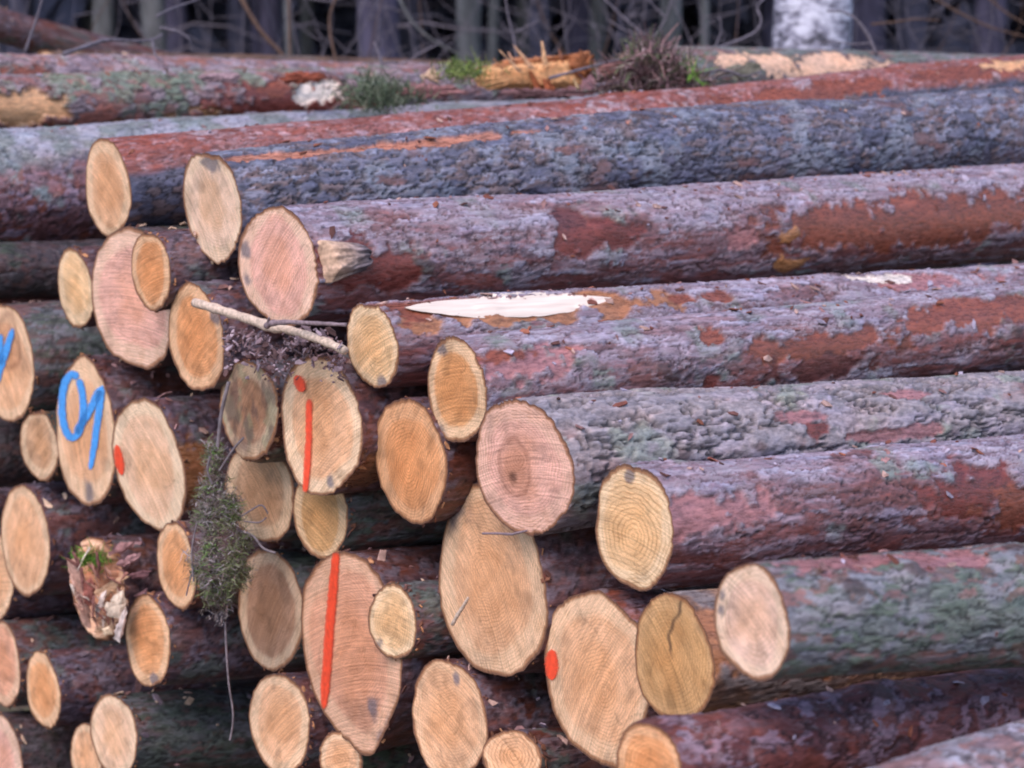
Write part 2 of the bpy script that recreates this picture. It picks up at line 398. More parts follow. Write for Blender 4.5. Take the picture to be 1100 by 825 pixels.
class Log: pass
def make_frame(rec):
    g = Log()
    (g.key, cx, cy, w, h, tilt, x2, y2, h2, d, az, g.style, g.tone, g.ex, g.label) = rec
    ra, rb = px_ray(cx, cy), px_ray(x2, y2)
    g.P = CAMP + ra*d
    th = R_(AXIS_AZ+az); hd = np.array([math.sin(th), math.cos(th), 0])
    nn = np.cross(ra, rb); a = np.array([hd[0], hd[1], -(hd@nn)/nn[2]]); a /= np.linalg.norm(a)
    g.a = a; g.r0 = h/2*d/F_PX
    s2 = (ra[0]*d - rb[0]*d)/(rb[0]*a[1]-a[0]); g.k = (h2/2*(d+a[1]*s2)/F_PX - g.r0)/s2
    g.e1 = np.array([a[1], -a[0], 0]); g.e1 /= np.linalg.norm(g.e1); g.e2 = np.cross(g.e1, a)
    J = lambda v: (proj(g.P+v*.01)-proj(g.P))/.01
    E1, E2, A = J(g.e1), J(g.e2), J(a)
    # slant of the saw cut: solved so that the end shows with the given width and lean
    tx, ty = (w/2/g.r0)**2, -(tilt/2)*(h/2)/g.r0**2
    f = lambda q: np.array([(E1[0]+q[0]*A[0])**2+(E2[0]+q[1]*A[0])**2-tx,
                            (E1[0]+q[0]*A[0])*(E1[1]+q[0]*A[1])+(E2[0]+q[1]*A[0])*(E2[1]+q[1]*A[1])-ty])
    q = np.array([0., 0.])
    for _i in range(30):
        f0 = f(q); Jm = np.stack([(f(q+np.array([1e-4, 0]))-f0)/1e-4, (f(q+np.array([0, 1e-4]))-f0)/1e-4], 1)
        st = np.linalg.lstsq(Jm, -f0, rcond=None)[0]; q = q + st*min(1, .2/(np.linalg.norm(st)+1e-9))
    g.t1, g.t2 = float(np.clip(q[0], -.8, .8)), float(np.clip(q[1], -.7, .7))
    g.len = LONG.get(g.key, 2.0)
    g.M = Matrix(((a[0], -g.e1[0], g.e2[0], g.P[0]), (a[1], -g.e1[1], g.e2[1], g.P[1]), (a[2], -g.e1[2], g.e2[2], g.P[2]), (0, 0, 0, 1)))
    g.seed = sum(ord(c)*(i*7+3) for i, c in enumerate(g.key))
    return g
def loc(g, s, c1, c2):            # frame coordinates -> log-local coordinates
    return np.stack([s + g.t1*c1 + g.t2*c2, -c1, c2], -1)
def wpt(g, s, c1, c2):
    return g.P + g.a*(s + g.t1*c1 + g.t2*c2) + g.e1*c1 + g.e2*c2
def hit(g, px, py):
    """(s, theta) on the log's skin where the ray through a photo pixel meets it"""
    dr = px_ray(px, py); dr = dr/np.linalg.norm(dr); best = None
    r = g.r0
    for _ in range(4):
        o = CAMP - g.P; dp = dr - g.a*(dr@g.a); op = o - g.a*(o@g.a)
        A, B, C = dp@dp, 2*dp@op, op@op - r*r
        disc = max(B*B-4*A*C, 0); t = (-B - math.sqrt(disc))/(2*A)
        q = o + dr*t; s = q@g.a; c1, c2 = q@g.e1, q@g.e2
        r = max(.02, g.r0 + g.k*(s - g.t1*c1 - g.t2*c2))
    return s - g.t1*c1 - g.t2*c2, math.atan2(c2, c1), np.linalg.norm(dr*t)
def face_hit(g, px, py):
    dr = px_ray(px, py)
    M = np.stack([g.e1+g.t1*g.a, g.e2+g.t2*g.a, -dr], 1)
    c = np.linalg.solve(M, CAMP - g.P); return c[0], c[1]

_ = lin
STY = dict(
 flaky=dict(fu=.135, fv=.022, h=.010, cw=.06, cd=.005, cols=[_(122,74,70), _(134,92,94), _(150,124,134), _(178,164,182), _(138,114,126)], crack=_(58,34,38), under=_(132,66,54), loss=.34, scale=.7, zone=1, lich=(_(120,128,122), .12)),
 plated=dict(fu=.075, fv=.026, h=.008, cw=.07, cd=.008, cols=[_(66,63,78), _(82,79,96), _(94,92,112), _(76,74,90), _(100,82,84), _(120,118,136)], crack=_(36,27,32), under=_(104,66,58), loss=.10, scale=.20, lich=(_(120,122,135), .2)),
 cracked=dict(fu=.120, fv=.045, h=.007, cw=.055, cd=.013, cols=[_(142,126,132), _(154,138,146), _(134,122,126), _(148,134,138)], crack=_(44,32,32), under=_(120,84,78), loss=.04, scale=.10, lich=(_(132,134,124), .2), sel=1),
 green=dict(fu=.11, fv=.024, h=.005, cw=.06, cd=.003, cols=[_(94,98,96), _(106,108,108), _(122,118,124), _(86,94,82), _(116,102,106)], crack=_(44,38,38), under=_(120,78,70), loss=.14, scale=.22, lich=(_(94,102,92), .45)),
 redtop=dict(fu=.036, fv=.022, h=.003, cw=.07, cd=.002, cols=[_(132,74,64), _(144,90,82), _(138,80,74), _(168,130,134), _(126,66,54)], crack=_(76,42,38), under=_(130,66,52), loss=.35, scale=.30, lich=(_(170,150,155), .12)),
 red=dict(fu=.045, fv=.028, h=.006, cw=.07, cd=.004, cols=[_(104,58,56), _(92,58,64), _(122,82,84), _(128,108,120), _(84,52,54)], crack=_(44,26,28), under=_(118,62,46), loss=.3, scale=.30, lich=(_(100,104,96), .2)),
 redlilac=dict(fu=.075, fv=.055, h=.005, cw=.07, cd=.003, cols=[_(98,48,46), _(110,58,54), _(132,104,118), _(88,44,46), _(124,92,104)], crack=_(52,26,28), under=_(112,56,44), loss=.3, scale=.25, lich=(_(130,110,120), .2)),
 purple=dict(fu=.045, fv=.028, h=.006, cw=.07, cd=.004, cols=[_(104,82,98), _(122,102,118), _(92,70,84), _(110,70,74), _(136,122,140)], crack=_(46,30,36), under=_(122,68,56), loss=.2, scale=.3, lich=(_(104,112,108), .25)),
 brown=dict(fu=.22, fv=.018, h=.003, cw=.08, cd=.002, cols=[_(146,104,78), _(128,92,72), _(112,82,70), _(150,116,92)], crack=_(70,46,38), under=_(150,100,68), loss=.1, scale=.05, lich=(_(120,110,110), .2)),
 dark=dict(fu=.045, fv=.03, h=.006, cw=.07, cd=.004, cols=[_(74,58,62), _(88,66,70), _(64,54,56), _(92,80,84)], crack=_(36,26,28), under=_(96,58,50), loss=.2, scale=.15, lich=(_(62,72,52), .45)),
 grey=dict(fu=.05, fv=.035, h=.007, cw=.07, cd=.005, cols=[_(112,102,108), _(128,118,126), _(98,88,92)], crack=_(48,38,40), under=_(112,72,62), loss=.15, scale=.3, lich=(_(104,112,92), .3)),
 lichen=dict(fu=.06, fv=.04, h=.008, cw=.07, cd=.005, cols=[_(104,70,78), _(118,84,90), _(96,58,60), _(134,112,128), _(110,62,58)], crack=_(46,30,34), under=_(120,64,52), loss=.25, scale=.25, lich=(_(128,140,140), .1)),
 wound=dict(fu=.06, fv=.04, h=.010, cw=.07, cd=.006, cols=[_(128,108,116), _(144,124,130), _(116,96,102), _(136,104,108)], crack=_(70,44,42), under=_(128,72,58), loss=.2, scale=.3, lich=(_(104,118,94), .62)),
 pinkgrey=dict(fu=.06, fv=.04, h=.008, cw=.07, cd=.005, cols=[_(142,116,122), _(124,102,110), _(152,130,138), _(134,98,98)], crack=_(70,50,52), under=_(140,92,80), loss=.2, scale=.3, lich=(_(120,124,116), .3)),
 greyflake=dict(fu=.045, fv=.028, h=.006, cw=.07, cd=.005, cols=[_(136,124,132), _(156,146,156), _(122,108,114), _(172,164,178)], crack=_(62,48,50), under=_(130,84,74), loss=.2, scale=.5, lich=(_(130,130,128), .2)),
 broken=dict(fu=.04, fv=.028, h=.010, cw=.07, cd=.006, cols=[_(124,84,90), _(104,72,78), _(140,108,114), _(112,68,66)], crack=_(46,28,30), under=_(130,78,62), loss=.3, scale=.3, lich=(_(110,110,110), .2)),
 redgreen=dict(fu=.045, fv=.028, h=.006, cw=.07, cd=.004, cols=[_(110,88,96), _(96,92,92), _(120,74,72), _(126,112,122), _(88,92,84)], crack=_(46,32,34), under=_(122,68,56), loss=.2, scale=.25, lich=(_(96,108,100), .4)),
)
PATCHC = dict(peel=_(122,64,46), peelred=_(108,50,42), knot=_(170,112,70), wood=_(226,206,192), woodpink=_(214,168,140), woodorange=_(200,150,110),
              pink=_(150,100,100), darkred=_(96,52,48), blue=_(158,156,188), bare=_(150,98,66), orangestrip=_(166,108,88))
# photo x, y, half width, half height, kind
PATCH = dict(
 a1=[(736,123,42,11,'woodpink'), (597,136,20,8,'woodpink'), (877,109,11,6,'woodpink'), (1050,76,70,9,'peel'), (1085,68,30,7,'woodorange'), (880,95,130,9,'peel')],
 a2=[(420,158,190,4,'orangestrip')],
 a3=[(975,238,165,25,'peel'), (1085,228,60,20,'peel'), (640,250,42,20,'peelred'), (612,232,16,10,'darkred'), (400,282,70,30,'peelred'), (848,252,13,9,'knot'), (850,284,15,8,'knot'), (800,255,20,14,'pink')],
 a4=[(556,331,150,17,'bare'), (450,326,60,10,'peel'), (985,297,75,8,'pink'), (945,296,32,4,'wood'), (760,318,30,6,'peel')],
 b4=[(880,374,80,17,'peel'), (885,397,60,13,'darkred'), (1065,335,85,17,'peel'), (768,362,14,14,'peel'), (765,415,10,10,'peelred'), (555,395,60,24,'pink'), (540,382,30,10,'peel')],
 a5=[(865,450,22,8,'pink'), (880,463,14,9,'peelred'), (975,426,24,4,'pink'), (960,470,50,6,'pink')],
 a6=[(1056,528,34,30,'peelred'), (1098,545,40,24,'peel'), (996,528,9,11,'peelred'), (755,552,70,24,'pink')],
 a7=[(920,600,105,10,'pink'), (1010,604,60,8,'pink')],
 a8=[(770,690,90,34,'bare')],
 M=[(20,120,48,20,'woodorange'), (110,139,100,5,'peelred'), (205,132,60,9,'woodorange'), (330,108,75,20,'peelred'), (343,100,34,14,'wood'), (300,96,18,8,'peel'), (600,84,70,16,'pink')],
 N=[(25,80,40,8,'peel'), (300,84,60,4,'pink')],
 R=[(882,70,76,14,'woodpink')],
 a25=[], a30=[(205,510,30,40,'bare')], a14=[(400,510,40,20,'bare')], l3=[(60,322,80,6,'pink'), (60,352,70,5,'woodpink')],
 a22=[(300,470,10,60,'darkred')],
)
THE = None
def theta_grid(nd, ns):
    a = np.linspace(R_(-85), R_(140), nd, endpoint=False); b = np.linspace(R_(140), R_(275), ns, endpoint=False)
    return np.concatenate([a, b])

def bark_field(g, s, th):
    """skin radius, tint and scale amount of the bark at (s, theta)"""
    S = STY[g.style]; sd = g.seed
    r = np.maximum(.018, g.r0 + g.k*s)
    cy, sy = np.cos(th), np.sin(th)
    pc = np.stack([s, g.r0*cy, g.r0*sy], -1) + sd*.37
    low = fbm(pc*np.array([2.2, 6, 6]), 2, sd)-.5
    r = r*(1 + .15*low)
    for deg, wd, amp in g.ex.get('bite', []):
        dth = np.angle(np.exp(1j*(th-R_(deg)))); r = r*(1 + amp*np.exp(-(dth/R_(wd))**2)*np.exp(-np.maximum(s, 0)/.12))
    rn = g.seed % 97
    r = r*(1 + np.exp(-np.maximum(s, 0)/.2)*(.022*np.sin(2*th+rn)+.02*np.sin(3*th+rn*1.7)+.012*np.sin(5*th+rn*.6)))
    wn = (fbm(pc*20, 4, sd+3, .72)-.5); wn2 = (fbm(pc*20+9, 4, sd+5, .72)-.5)
    nv = max(6, int(round(2*math.pi*g.r0/S['fv'])))
    f1, f2, cid, ou, ov = worley(s/S['fu'] + wn*1.9, th/(2*math.pi)*nv + wn2*1.3, nv, sd)
    crack = 1 - sstep(.02, S['cw']*1.8, (f2-f1)*(.7+.6*vnoise(pc*40, sd+2)))
    if S.get('sel'): crack = crack*sstep(.30, .52, fbm(pc*8, 2, sd+8))
    cn = fbm(pc*np.array([8., 30, 30])+3.3, 4, sd+61, .6); cm = sstep(.42, .58, vnoise(pc*np.array([9., 14, 14]), sd+62))
    lines = (1-sstep(.006, .030, abs(cn-.50)))*cm
    if S.get('sel'): lines = np.maximum((1-sstep(.010, .045, abs(cn-.50)))*sstep(.3, .45, vnoise(pc*np.array([9., 14, 14]), sd+62)), (1-sstep(.008, .034, abs(cn-.41)))*.95); crack = crack*.35
    crack = np.maximum(crack, lines*(1. if S.get('sel') else .8)); crack = crack*(1-.75*np.exp(-np.maximum(s, 0)/.025))
    # second, finer layer of flakes
    g1, g2, gid, gu, gv = worley(s/(S['fu']*.42) + wn*3.4, th/(2*math.pi)*nv*2 + wn2*3.0, nv*2, sd+40)
    reg = fbm(pc*4.5, 3, sd+9)
    lost = sstep(1-S['loss']-.08, 1-S['loss']+.08, .55*cid + .45*(reg-.5)*2.2 + .28)
    lost = np.maximum(lost, sstep(.80, .86, gid)*.8*(S['loss'] > .12))
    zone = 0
    if S.get('zone'):       # flank has lost most scales; pale scaly top stands in for sky sheen
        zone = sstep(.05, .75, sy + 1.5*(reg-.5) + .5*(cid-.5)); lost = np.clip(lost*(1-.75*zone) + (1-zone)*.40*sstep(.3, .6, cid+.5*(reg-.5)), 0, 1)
    hgt = S['h']*((.35*cid + .25*(ou+ .3) + .25*gid + .18*gu)*(1-.8*lost)) - S['cd']*crack*(1-.7*lost)
    # colour
    cols = np.array(S['cols']); k = len(cols)
    sel = np.clip(.60*cid + .40*gid + (reg-.5)*.8, 0, .999)*k
    i0 = np.floor(sel).astype(int); fr = sstep(.35, .65, sel-i0)
    col = mixc(cols[i0], cols[np.minimum(i0+1, k-1)], fr)
    under = S['under']*(.75+.6*vnoise(pc*np.array([14, 40, 40]), sd+4))[..., None]
    col = mixc(col, under, lost*.85)
    if S.get('zone'): col = mixc(col, np.broadcast_to(_(184,174,196), col.shape), zone*.20*(1-lost)); col = col*(.90-.20*(1-zone))[..., None]  # lilac sky sheen on top and darker flank painted into the tint
    lc, la = S['lich']; lm = sstep(.62-.28*la, .74-.28*la, fbm(pc*11, 4, sd+21))*(1-lost)*.8
    col = mixc(col, np.broadcast_to(lc, col.shape), lm)
    col = mixc(col, np.broadcast_to(S['crack'], col.shape), crack*(.85-.4*lost))
    scl = S['scale']*(1-.6*lost)*(1-crack)*sstep(.3, .6, reg+.1*sy)
    if g.style == 'redtop' and g.key == 'a1':      # the flank under the peeled top keeps its dark plates
        m = 1-sstep(.30, .5, sy + .5*(reg-.5)); P2 = STY['plated']; cc = np.array(P2['cols'])[np.minimum((cid*5).astype(int), 4)]
        cc = mixc(cc, np.broadcast_to(P2['crack'], cc.shape), crack); col = mixc(col, cc, m); scl = scl*(1-m*.6)
    if g.style == 'lichen':
        m = sstep(.30, .6, sy + .9*(reg-.5)); n = fbm(pc*14, 3, sd+31)
        lcol = mixc(np.broadcast_to(_(120,126,126), col.shape), np.broadcast_to(_(150,148,162), col.shape), sstep(.4, .6, n))
        col = mixc(col, lcol*(1-.6*crack)[..., None], m*.85)
    if g.style == 'green' and g.key == 'a7':
        pass
    wet = lost*.6
    if g.key in BIG:                      # knots
        kr = np.random.default_rng(sd)
        for _k in range(9):
            ks, kt = kr.random()*g.len, R_(-60+200*kr.random()); dk = np.hypot((s-ks)/.05, np.angle(np.exp(1j*(th-kt)))*g.r0/.028)+wn*.8
            r = r + .010*np.exp(-(dk*.8)**2); km = 1-sstep(.35, .6, dk)
            col = mixc(col, np.broadcast_to(_(70,48,46), col.shape), km*.75); scl = scl*(1-km)
    wn3 = fbm(pc*13, 3, sd+12)-.5; wn4 = fbm(pc*45, 2, sd+13)-.5
    for (px, py, rx, ry, kind) in PATCH.get(g.key, []):
        s0, t0, dist = hit(g, px, py)
        mpp = dist/F_PX; J = abs((proj(wpt(g, s0+.01, 0, 0))-proj(wpt(g, s0, 0, 0)))[0])/.01
        ls = rx/J; rr_ = max(.03, g.r0+g.k*s0); lt = ry*mpp/rr_/max(.35, abs(math.cos(t0-R_(8))))
        d = np.sqrt(((s-s0)/ls)**2 + (np.angle(np.exp(1j*(th-t0)))/lt)**2)
        d = d + wn3*1.9 + wn4*1.1 + (cid-.5)*.35
        m = 1-sstep(.90, 1.02, d)
        pcx = PATCHC[kind]; var = (.72+.56*fbm(pc*np.array([10, 50, 50]), 3, sd+50))
        if kind in ('wood', 'woodpink', 'woodorange', 'knot'): var = .85+.3*(var-.72)/.56
        rim = np.clip(1-abs(d-1.02)/.12, 0, 1)*(1-m)
        col = mixc(col, np.broadcast_to(_(96,52,42), col.shape), rim*.6)
        col = mixc(col, pcx*var[..., None], m*.96)
        scl = scl*(1-m); wet = np.maximum(wet, m*(kind not in ('wood', 'woodpink', 'woodorange')))
        if kind == 'knot': hgt = hgt*(1-m) + m*.006*np.clip(1-d, 0, 1)
        else: hgt = hgt*(1-m) - m*.004
        if kind in ('wood', 'woodorange') and g.key in ('M',): hgt = hgt - m*.012
    chip = (fbm(np.stack([np.cos(th)*9, np.sin(th)*9, s*30+sd], -1), 3, sd+71)-.5)*np.exp(-np.maximum(s, 0)/.02)
    r = r*(1+.055*chip); g.wet = wet
    return r + hgt, col*(1.15 if g.key in BIG else .68), scl*(1 if g.key in BIG else .7)  # logs outside BIG get darker bark, painting shade into the gaps

def build_log(rec):
    g = make_frame(rec); key = g.key
    big = key in BIG
    g.th = theta_grid(118, 26) if big else theta_grid(84, 22)
    vis = min(g.len, {'L':1.6, 'M':5.3, 'N':3.6}.get(key, g.len)) if big else .55
    ds = .0065 if big else .008
    s = np.concatenate([[0, .002], np.arange(ds, vis, ds), np.arange(vis, g.len, .05), [g.len]])
    Sg, Tg = np.meshgrid(s, g.th, indexing='ij')
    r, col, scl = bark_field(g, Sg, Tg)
    cr = 2*math.pi/1.9; ph = g.seed % 6
    bend = (.006)*(np.sin(Sg*cr*.6+ph)-math.sin(ph))
    c1, c2 = r*np.cos(Tg) + bend*.3, r*np.sin(Tg) + bend
    g.bend0 = 0
    V = loc(g, Sg, c1, c2).reshape(-1, 3)
    n, m = Sg.shape
    i = np.arange(n-1)[:, None]*m; j = np.arange(m)[None, :]; j2 = (j+1) % m
    Fq = np.stack([i+j, i+m+j, i+m+j2, i+j2], -1).reshape(-1, 4)
    root = empty('log', g.M)
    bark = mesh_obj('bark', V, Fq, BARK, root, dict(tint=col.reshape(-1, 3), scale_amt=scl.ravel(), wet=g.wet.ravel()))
    g.root = root; g.out1, g.out2 = c1[0], c2[0]
    g.face = cut_face(g, c1[0], c2[0], 0.0, -1)
    cut_face(g, c1[-1], c2[-1], g.len, 1, simple=True)
    tag(root, g.label, 'log', 'logs in the pile')
    G[key] = g
    return g

def cut_face(g, o1, o2, s, side, simple=False):
    ex = g.ex; nr = 8 if simple else 30
    m = len(o1); rho = np.concatenate([np.linspace(0, .8, nr*2//3), np.linspace(.8, 1, nr//3+2)[1:]])
    cx0, cx1 = (o1.min()+o1.max())/2, (o2.min()+o2.max())/2
    sd = g.seed+77
    Rh, _t = np.meshgrid(rho, np.arange(m), indexing='ij')
    c1 = cx0 + Rh*(o1-cx0)[None, :]; c2 = cx1 + Rh*(o2-cx1)[None, :]
    R0 = max(g.r0, .03)
    q = np.stack([c1, c2, c1*0+sd], -1)
    rough = ex.get('rough', .0012)
    n = fbm(q*14, 4, sd)-.5
    dz = rough*2*n*(1-Rh**14)
    if rough > .02:                              # a torn end: long teeth along the grain
        f1, f2, cid, a_, b_ = worley(c1/.016, c2/.03+50, 400, sd); dz = dz + (cid-.5)*.06*(1-Rh**8)
    X = s + dz
    V = loc(g, X, c1, c2).reshape(-1, 3)
    nrn = len(rho); i = np.arange(nrn-1)[:, None]*m; j = np.arange(m)[None, :]; j2 = (j+1) % m
    Fq = np.stack([i+j, i+m+j, i+m+j2, i+j2], -1).reshape(-1, 4)
    x, y = c1/R0, c2/R0
    base = TONES[g.tone]; col = np.broadcast_to(base, x.shape+(3,)).copy()
    a_dir = R_(25 + (sd*37) % 130); sx = x*math.cos(a_dir)+y*math.sin(a_dir); sy = -x*math.sin(a_dir)+y*math.cos(a_dir)
    nb = fbm(np.stack([x*1.6, y*1.6, x*0+sd], -1), 3, sd)-.5
    st = fbm(np.stack([sx*9, sy*1.4, x*0+sd*1.3], -1), 3, sd+1)-.5
    col = col*np.array([1.10, 1.10, 1.06])*(1.07+.42*nb+(.46 if ex.get('ring', .6) < .7 else .25)*st)[..., None]
    sap = ex.get('sap', .62)
    ns = fbm(np.stack([x*1.1+5, y*1.1, x*0+sd], -1), 2, sd+5)-.5
    sm = sstep(.70, .80, Rh+ns*.30)
    col = mixc(col, col*.35+lin(232,204,172)*.70, sm*sap)
    hm = 1-sstep(.25, .62, np.hypot(x-ns*.4, y)+nb*.5)
    col = mixc(col, col*np.array([1.0, .88, .74]), hm*.7)
    if 'heart' in ex:
        hx, hy, hr = ex['heart']; d = np.hypot((x-hx), (y-hy)*.8)/hr + nb*.8
        col = mixc(col, np.broadcast_to(lin(150,92,62), col.shape), (1-sstep(.55, 1.1, d))*.5)
        col = mixc(col, np.broadcast_to(lin(120,66,44), col.shape), np.exp(-((d-1.0)/.12)**2)*.5)
        col = mixc(col, np.broadcast_to(lin(70,40,34), col.shape), (1-sstep(.04, .12, np.hypot(x-hx+.02, y-hy+.18)))*.7)
    for (qx, qy, qr) in ex.get('stain', []):
        d = np.hypot(x-qx, y-qy)/qr + (fbm(np.stack([x*5, y*5, x*0+sd+qx], -1), 3, sd+2)-.5)*1.6
        col = mixc(col, np.broadcast_to(lin(104,98,108), col.shape), (1-sstep(.5, 1.15, d))*.8)
    if ex.get('split'):
        d = abs(x+.12*np.sin(y*5)+.02*np.sin(y*23)); col = mixc(col, np.broadcast_to(lin(96,70,52), col.shape), (1-sstep(.015, .06, d))*sstep(-.1, .2, y)*.85)
    if g.style == 'grey':
        lm = sstep(.5, .62, fbm(np.stack([x*3, y*3, x*0+1], -1), 3, sd+9)); col = mixc(col, np.broadcast_to(lin(120,126,98), col.shape), lm*.5)
        lm = sstep(.52, .68, fbm(np.stack([x*4, y*2, x*0+4], -1), 4, sd+10)); col = mixc(col, np.broadcast_to(lin(96,72,68), col.shape), lm*.6)
    # dark drying cracks and specks
    an = np.arctan2(y-ns*.1, x)
    for q_ in range(3):
        aa = (sd*1.7+q_*2.3) % 6.28; dd = abs(np.angle(np.exp(1j*(an-aa-.25*np.sin(Rh*9+q_)))))*Rh
        col = mixc(col, col*.5, (1-sstep(.006, .022, dd))*sstep(.15+.2*q_, .3+.2*q_, Rh)*.6*(vnoise(np.stack([x*4, y*4, x*0+q_], -1), sd) > .5))
    dirt = sstep(.64, .8, fbm(np.stack([x*3.2, y*3.2, x*0+sd+8], -1), 4, sd+6)+.12*Rh)
    col = mixc(col, col*.62, dirt*.6)
    # bark and bast round the edge
    bt = .02+.10*fbm(np.stack([np.cos(an)*2.2, np.sin(an)*2.2, an*0+sd], -1), 3, sd+3)*(.12/R0)
    em = sstep(-.012, .012, Rh-(1-bt)); em2 = sstep(-.01, .01, Rh-(1-bt*.45))
    col = mixc(col, np.broadcast_to(lin(150,98,64), col.shape), em*.85)
    col = mixc(col, np.broadcast_to(lin(86,56,48), col.shape), em2*.75)
    rw = ex.get('rw', .0078)
    pith = (.16*math.sin(sd)*R0, .14*math.cos(sd*2.1)*R0)
    fc = np.stack([(c1-pith[0])/rw, (c2-pith[1])/rw, c1*0+sd % 50], -1).reshape(-1, 3)
    ring = ex.get('ring', .6); saw = ex.get('saw', .85)
    pr = np.stack([np.minimum(c1*0+ring, 1.0)*(1-em), c1*0+min(saw, 1.), sx*R0+np.hypot(sx, sy)**2*R0*.12], -1).reshape(-1, 3)
    o = mesh_obj('cut_face', V, Fq, CUT, g.root, dict(tint=col.reshape(-1, 3), fc=fc, pr=pr))
    return o

G = {}
BIG = ('a1','a2','a3','a4','b4','a5','a6','a7','a8','a9','a10','g1','L','M','N','R')
for rec in LOGS:
    build_log(rec)

# ---- paint on the sawn ends
def ribbon(g, pts, mat, name='paint_mark', off=.0035):
    """pts: (x, y, half width) in photo pixels along the stroke; lies on the sawn end"""
    P = []
    for a, b in zip(pts[:-1], pts[1:]):
        n = max(2, int(math.hypot(b[0]-a[0], b[1]-a[1])/3))
        for k in range(n): P.append([a[q]+(b[q]-a[q])*k/n for q in range(3)])
    P.append(list(pts[-1])); P = np.array(P, float)
    T_ = np.gradient(P[:, :2], axis=0); T_ /= np.linalg.norm(T_, axis=1)[:, None]+1e-9
    Nn = np.stack([-T_[:, 1], T_[:, 0]], 1)
    V = []; CV = []; rr = np.random.default_rng(len(P)+int(P[0, 0]))
    wl = 1+.22*(rr.random(len(P))-.5); wr = 1+.22*(rr.random(len(P))-.5)
    for k in range(len(P)):
        for c in (-1, -.75, -.4, 0, .4, .75, 1):
            wd = 1.2*P[k, 2]*c*(wl[k] if c < 0 else wr[k])
            c1, c2 = face_hit(g, P[k, 0]+Nn[k, 0]*wd, P[k, 1]+Nn[k, 1]*wd)
            CV.append((1-abs(c)**1.6)*1.25*min(1, .25+min(k, len(P)-1-k)/2.5))
            V.append(loc(g, np.float64(-off), np.float64(c1), np.float64(c2)))
    F = [(k*7+c, k*7+c+1, k*7+7+c+1, k*7+7+c) for k in range(len(P)-1) for c in range(6)]
    return mesh_obj(name, V, F, mat, g.face, dict(cov=np.array(CV)))
def blob(g, x, y, rx, ry, mat, lean=0):
    pts = []; n = 12
    for k in range(n+1):
        t = -1+2*k/n; pts.append((x+lean*t, y+ry*t, max(.6, rx*math.sqrt(max(0, 1-t*t)))))
    return ribbon(g, pts, mat)
arc = lambda cx, cy, rx, ry, a0, a1, n, w0, w1: [(cx+rx*math.cos(R_(a0+(a1-a0)*k/n)), cy+ry*math.sin(R_(a0+(a1-a0)*k/n)), w0+(w1-w0)*k/n) for k in range(n+1)]
ribbon(G['a14'], [(333, 428, 3.4), (333, 470, 3.6), (331, 500, 3.8), (329, 529, 3.2)], PAINT_RED)
blob(G['a14'], 323, 412, 6, 9, PAINT_RED, 4)
ribbon(G['a15'], [(362, 593, 4.5), (358, 640, 5.2), (354, 690, 5.4), (350, 745, 5.0), (349, 762, 2.5)], PAINT_RED)
blob(G['a9'], 594, 714, 7.5, 17, PAINT_RED)
blob(G['a30'], 129, 494, 5, 17, PAINT_RED, 3)
ribbon(G['a28'], arc(79, 436, 11.5, 34, -60, -420, 28, 4.5, 4.2), PAINT_BLUE)
ribbon(G['a28'], [(82, 466, 4.5), (95, 445, 4.5), (107, 422, 4.8), (110, 417, 4.4), (107, 445, 4.2), (102, 480, 3.8), (98, 505, 2.6)], PAINT_BLUE)
ribbon(G['a27'], [(15, 352, 3), (9, 372, 4), (2, 390, 5), (-3, 412, 4)], PAINT_BLUE)
ribbon(G['a27'], [(1, 358, 4), (0, 378, 4.5), (3, 392, 3)], PAINT_BLUE)


# ------------------------------------------------------------------ ground
def ground_z(x, y):
    u = .56*x - .83*y
    return -.78 + .98*sstep(-5.6, -1.9, u) + .05*(fbm(np.stack([np.asarray(x)*.8, np.asarray(y)*.8, np.asarray(x)*0], -1), 3, 5)-.5)*2
def make_ground():
    def axis(lo, hi, near_lo, near_hi, st, big):
        return np.unique(np.concatenate([np.arange(lo, near_lo, big), np.arange(near_lo, near_hi, st), np.arange(near_hi, hi+1, big)]))
    xs = axis(-160, 160, -14, 14, .35, 6); ys = axis(-30, 260, -3, 26, .35, 6)
    X, Y = np.meshgrid(xs, ys, indexing='ij'); Z = ground_z(X, Y)
    n, m = X.shape; i = np.arange(n-1)[:, None]*m; j = np.arange(m-1)[None, :]
    F = np.stack([i+j, i+m+j, i+m+j+1, i+j+1], -1).reshape(-1, 4)
    mt, t, b = new_mat('forest_floor')
    tc = N(t, 'ShaderNodeTexCoord'); n1 = N(t, 'ShaderNodeTexNoise', Scale=3., Detail=8., Roughness=.7); t.links.new(tc.outputs['Object'], n1.inputs['Vector'])
    n2 = N(t, 'ShaderNodeTexNoise', Scale=60., Detail=4.); t.links.new(tc.outputs['Object'], n2.inputs['Vector'])
    c = ramp(t, n1.outputs[0], [(.3, tuple(lin(62, 48, 44))), (.5, tuple(lin(92, 70, 60))), (.62, tuple(lin(84, 84, 56))), (.75, tuple(lin(120, 96, 80)))])
    c2 = ramp(t, n2.outputs[0], [(.3, G3(.55)), (.7, G3(1.4))])
    t.links.new(mixn(t, 'MULTIPLY', 1., c.outputs[0], c2.outputs[0]), b.inputs['Base Color']); b.inputs['Roughness'].default_value = .95
    bp = N(t, 'ShaderNodeBump', Strength=.8, Distance=.03); t.links.new(n2.outputs[0], bp.inputs['Height']); t.links.new(bp.outputs[0], b.inputs['Normal'])
    tag(mesh_obj('ground', np.stack([X, Y, Z], -1).reshape(-1, 3), F, mt), kind='structure', label='brown forest floor littered with needles')
make_ground()
gz = lambda x, y: float(ground_z(np.float64(x), np.float64(y)))

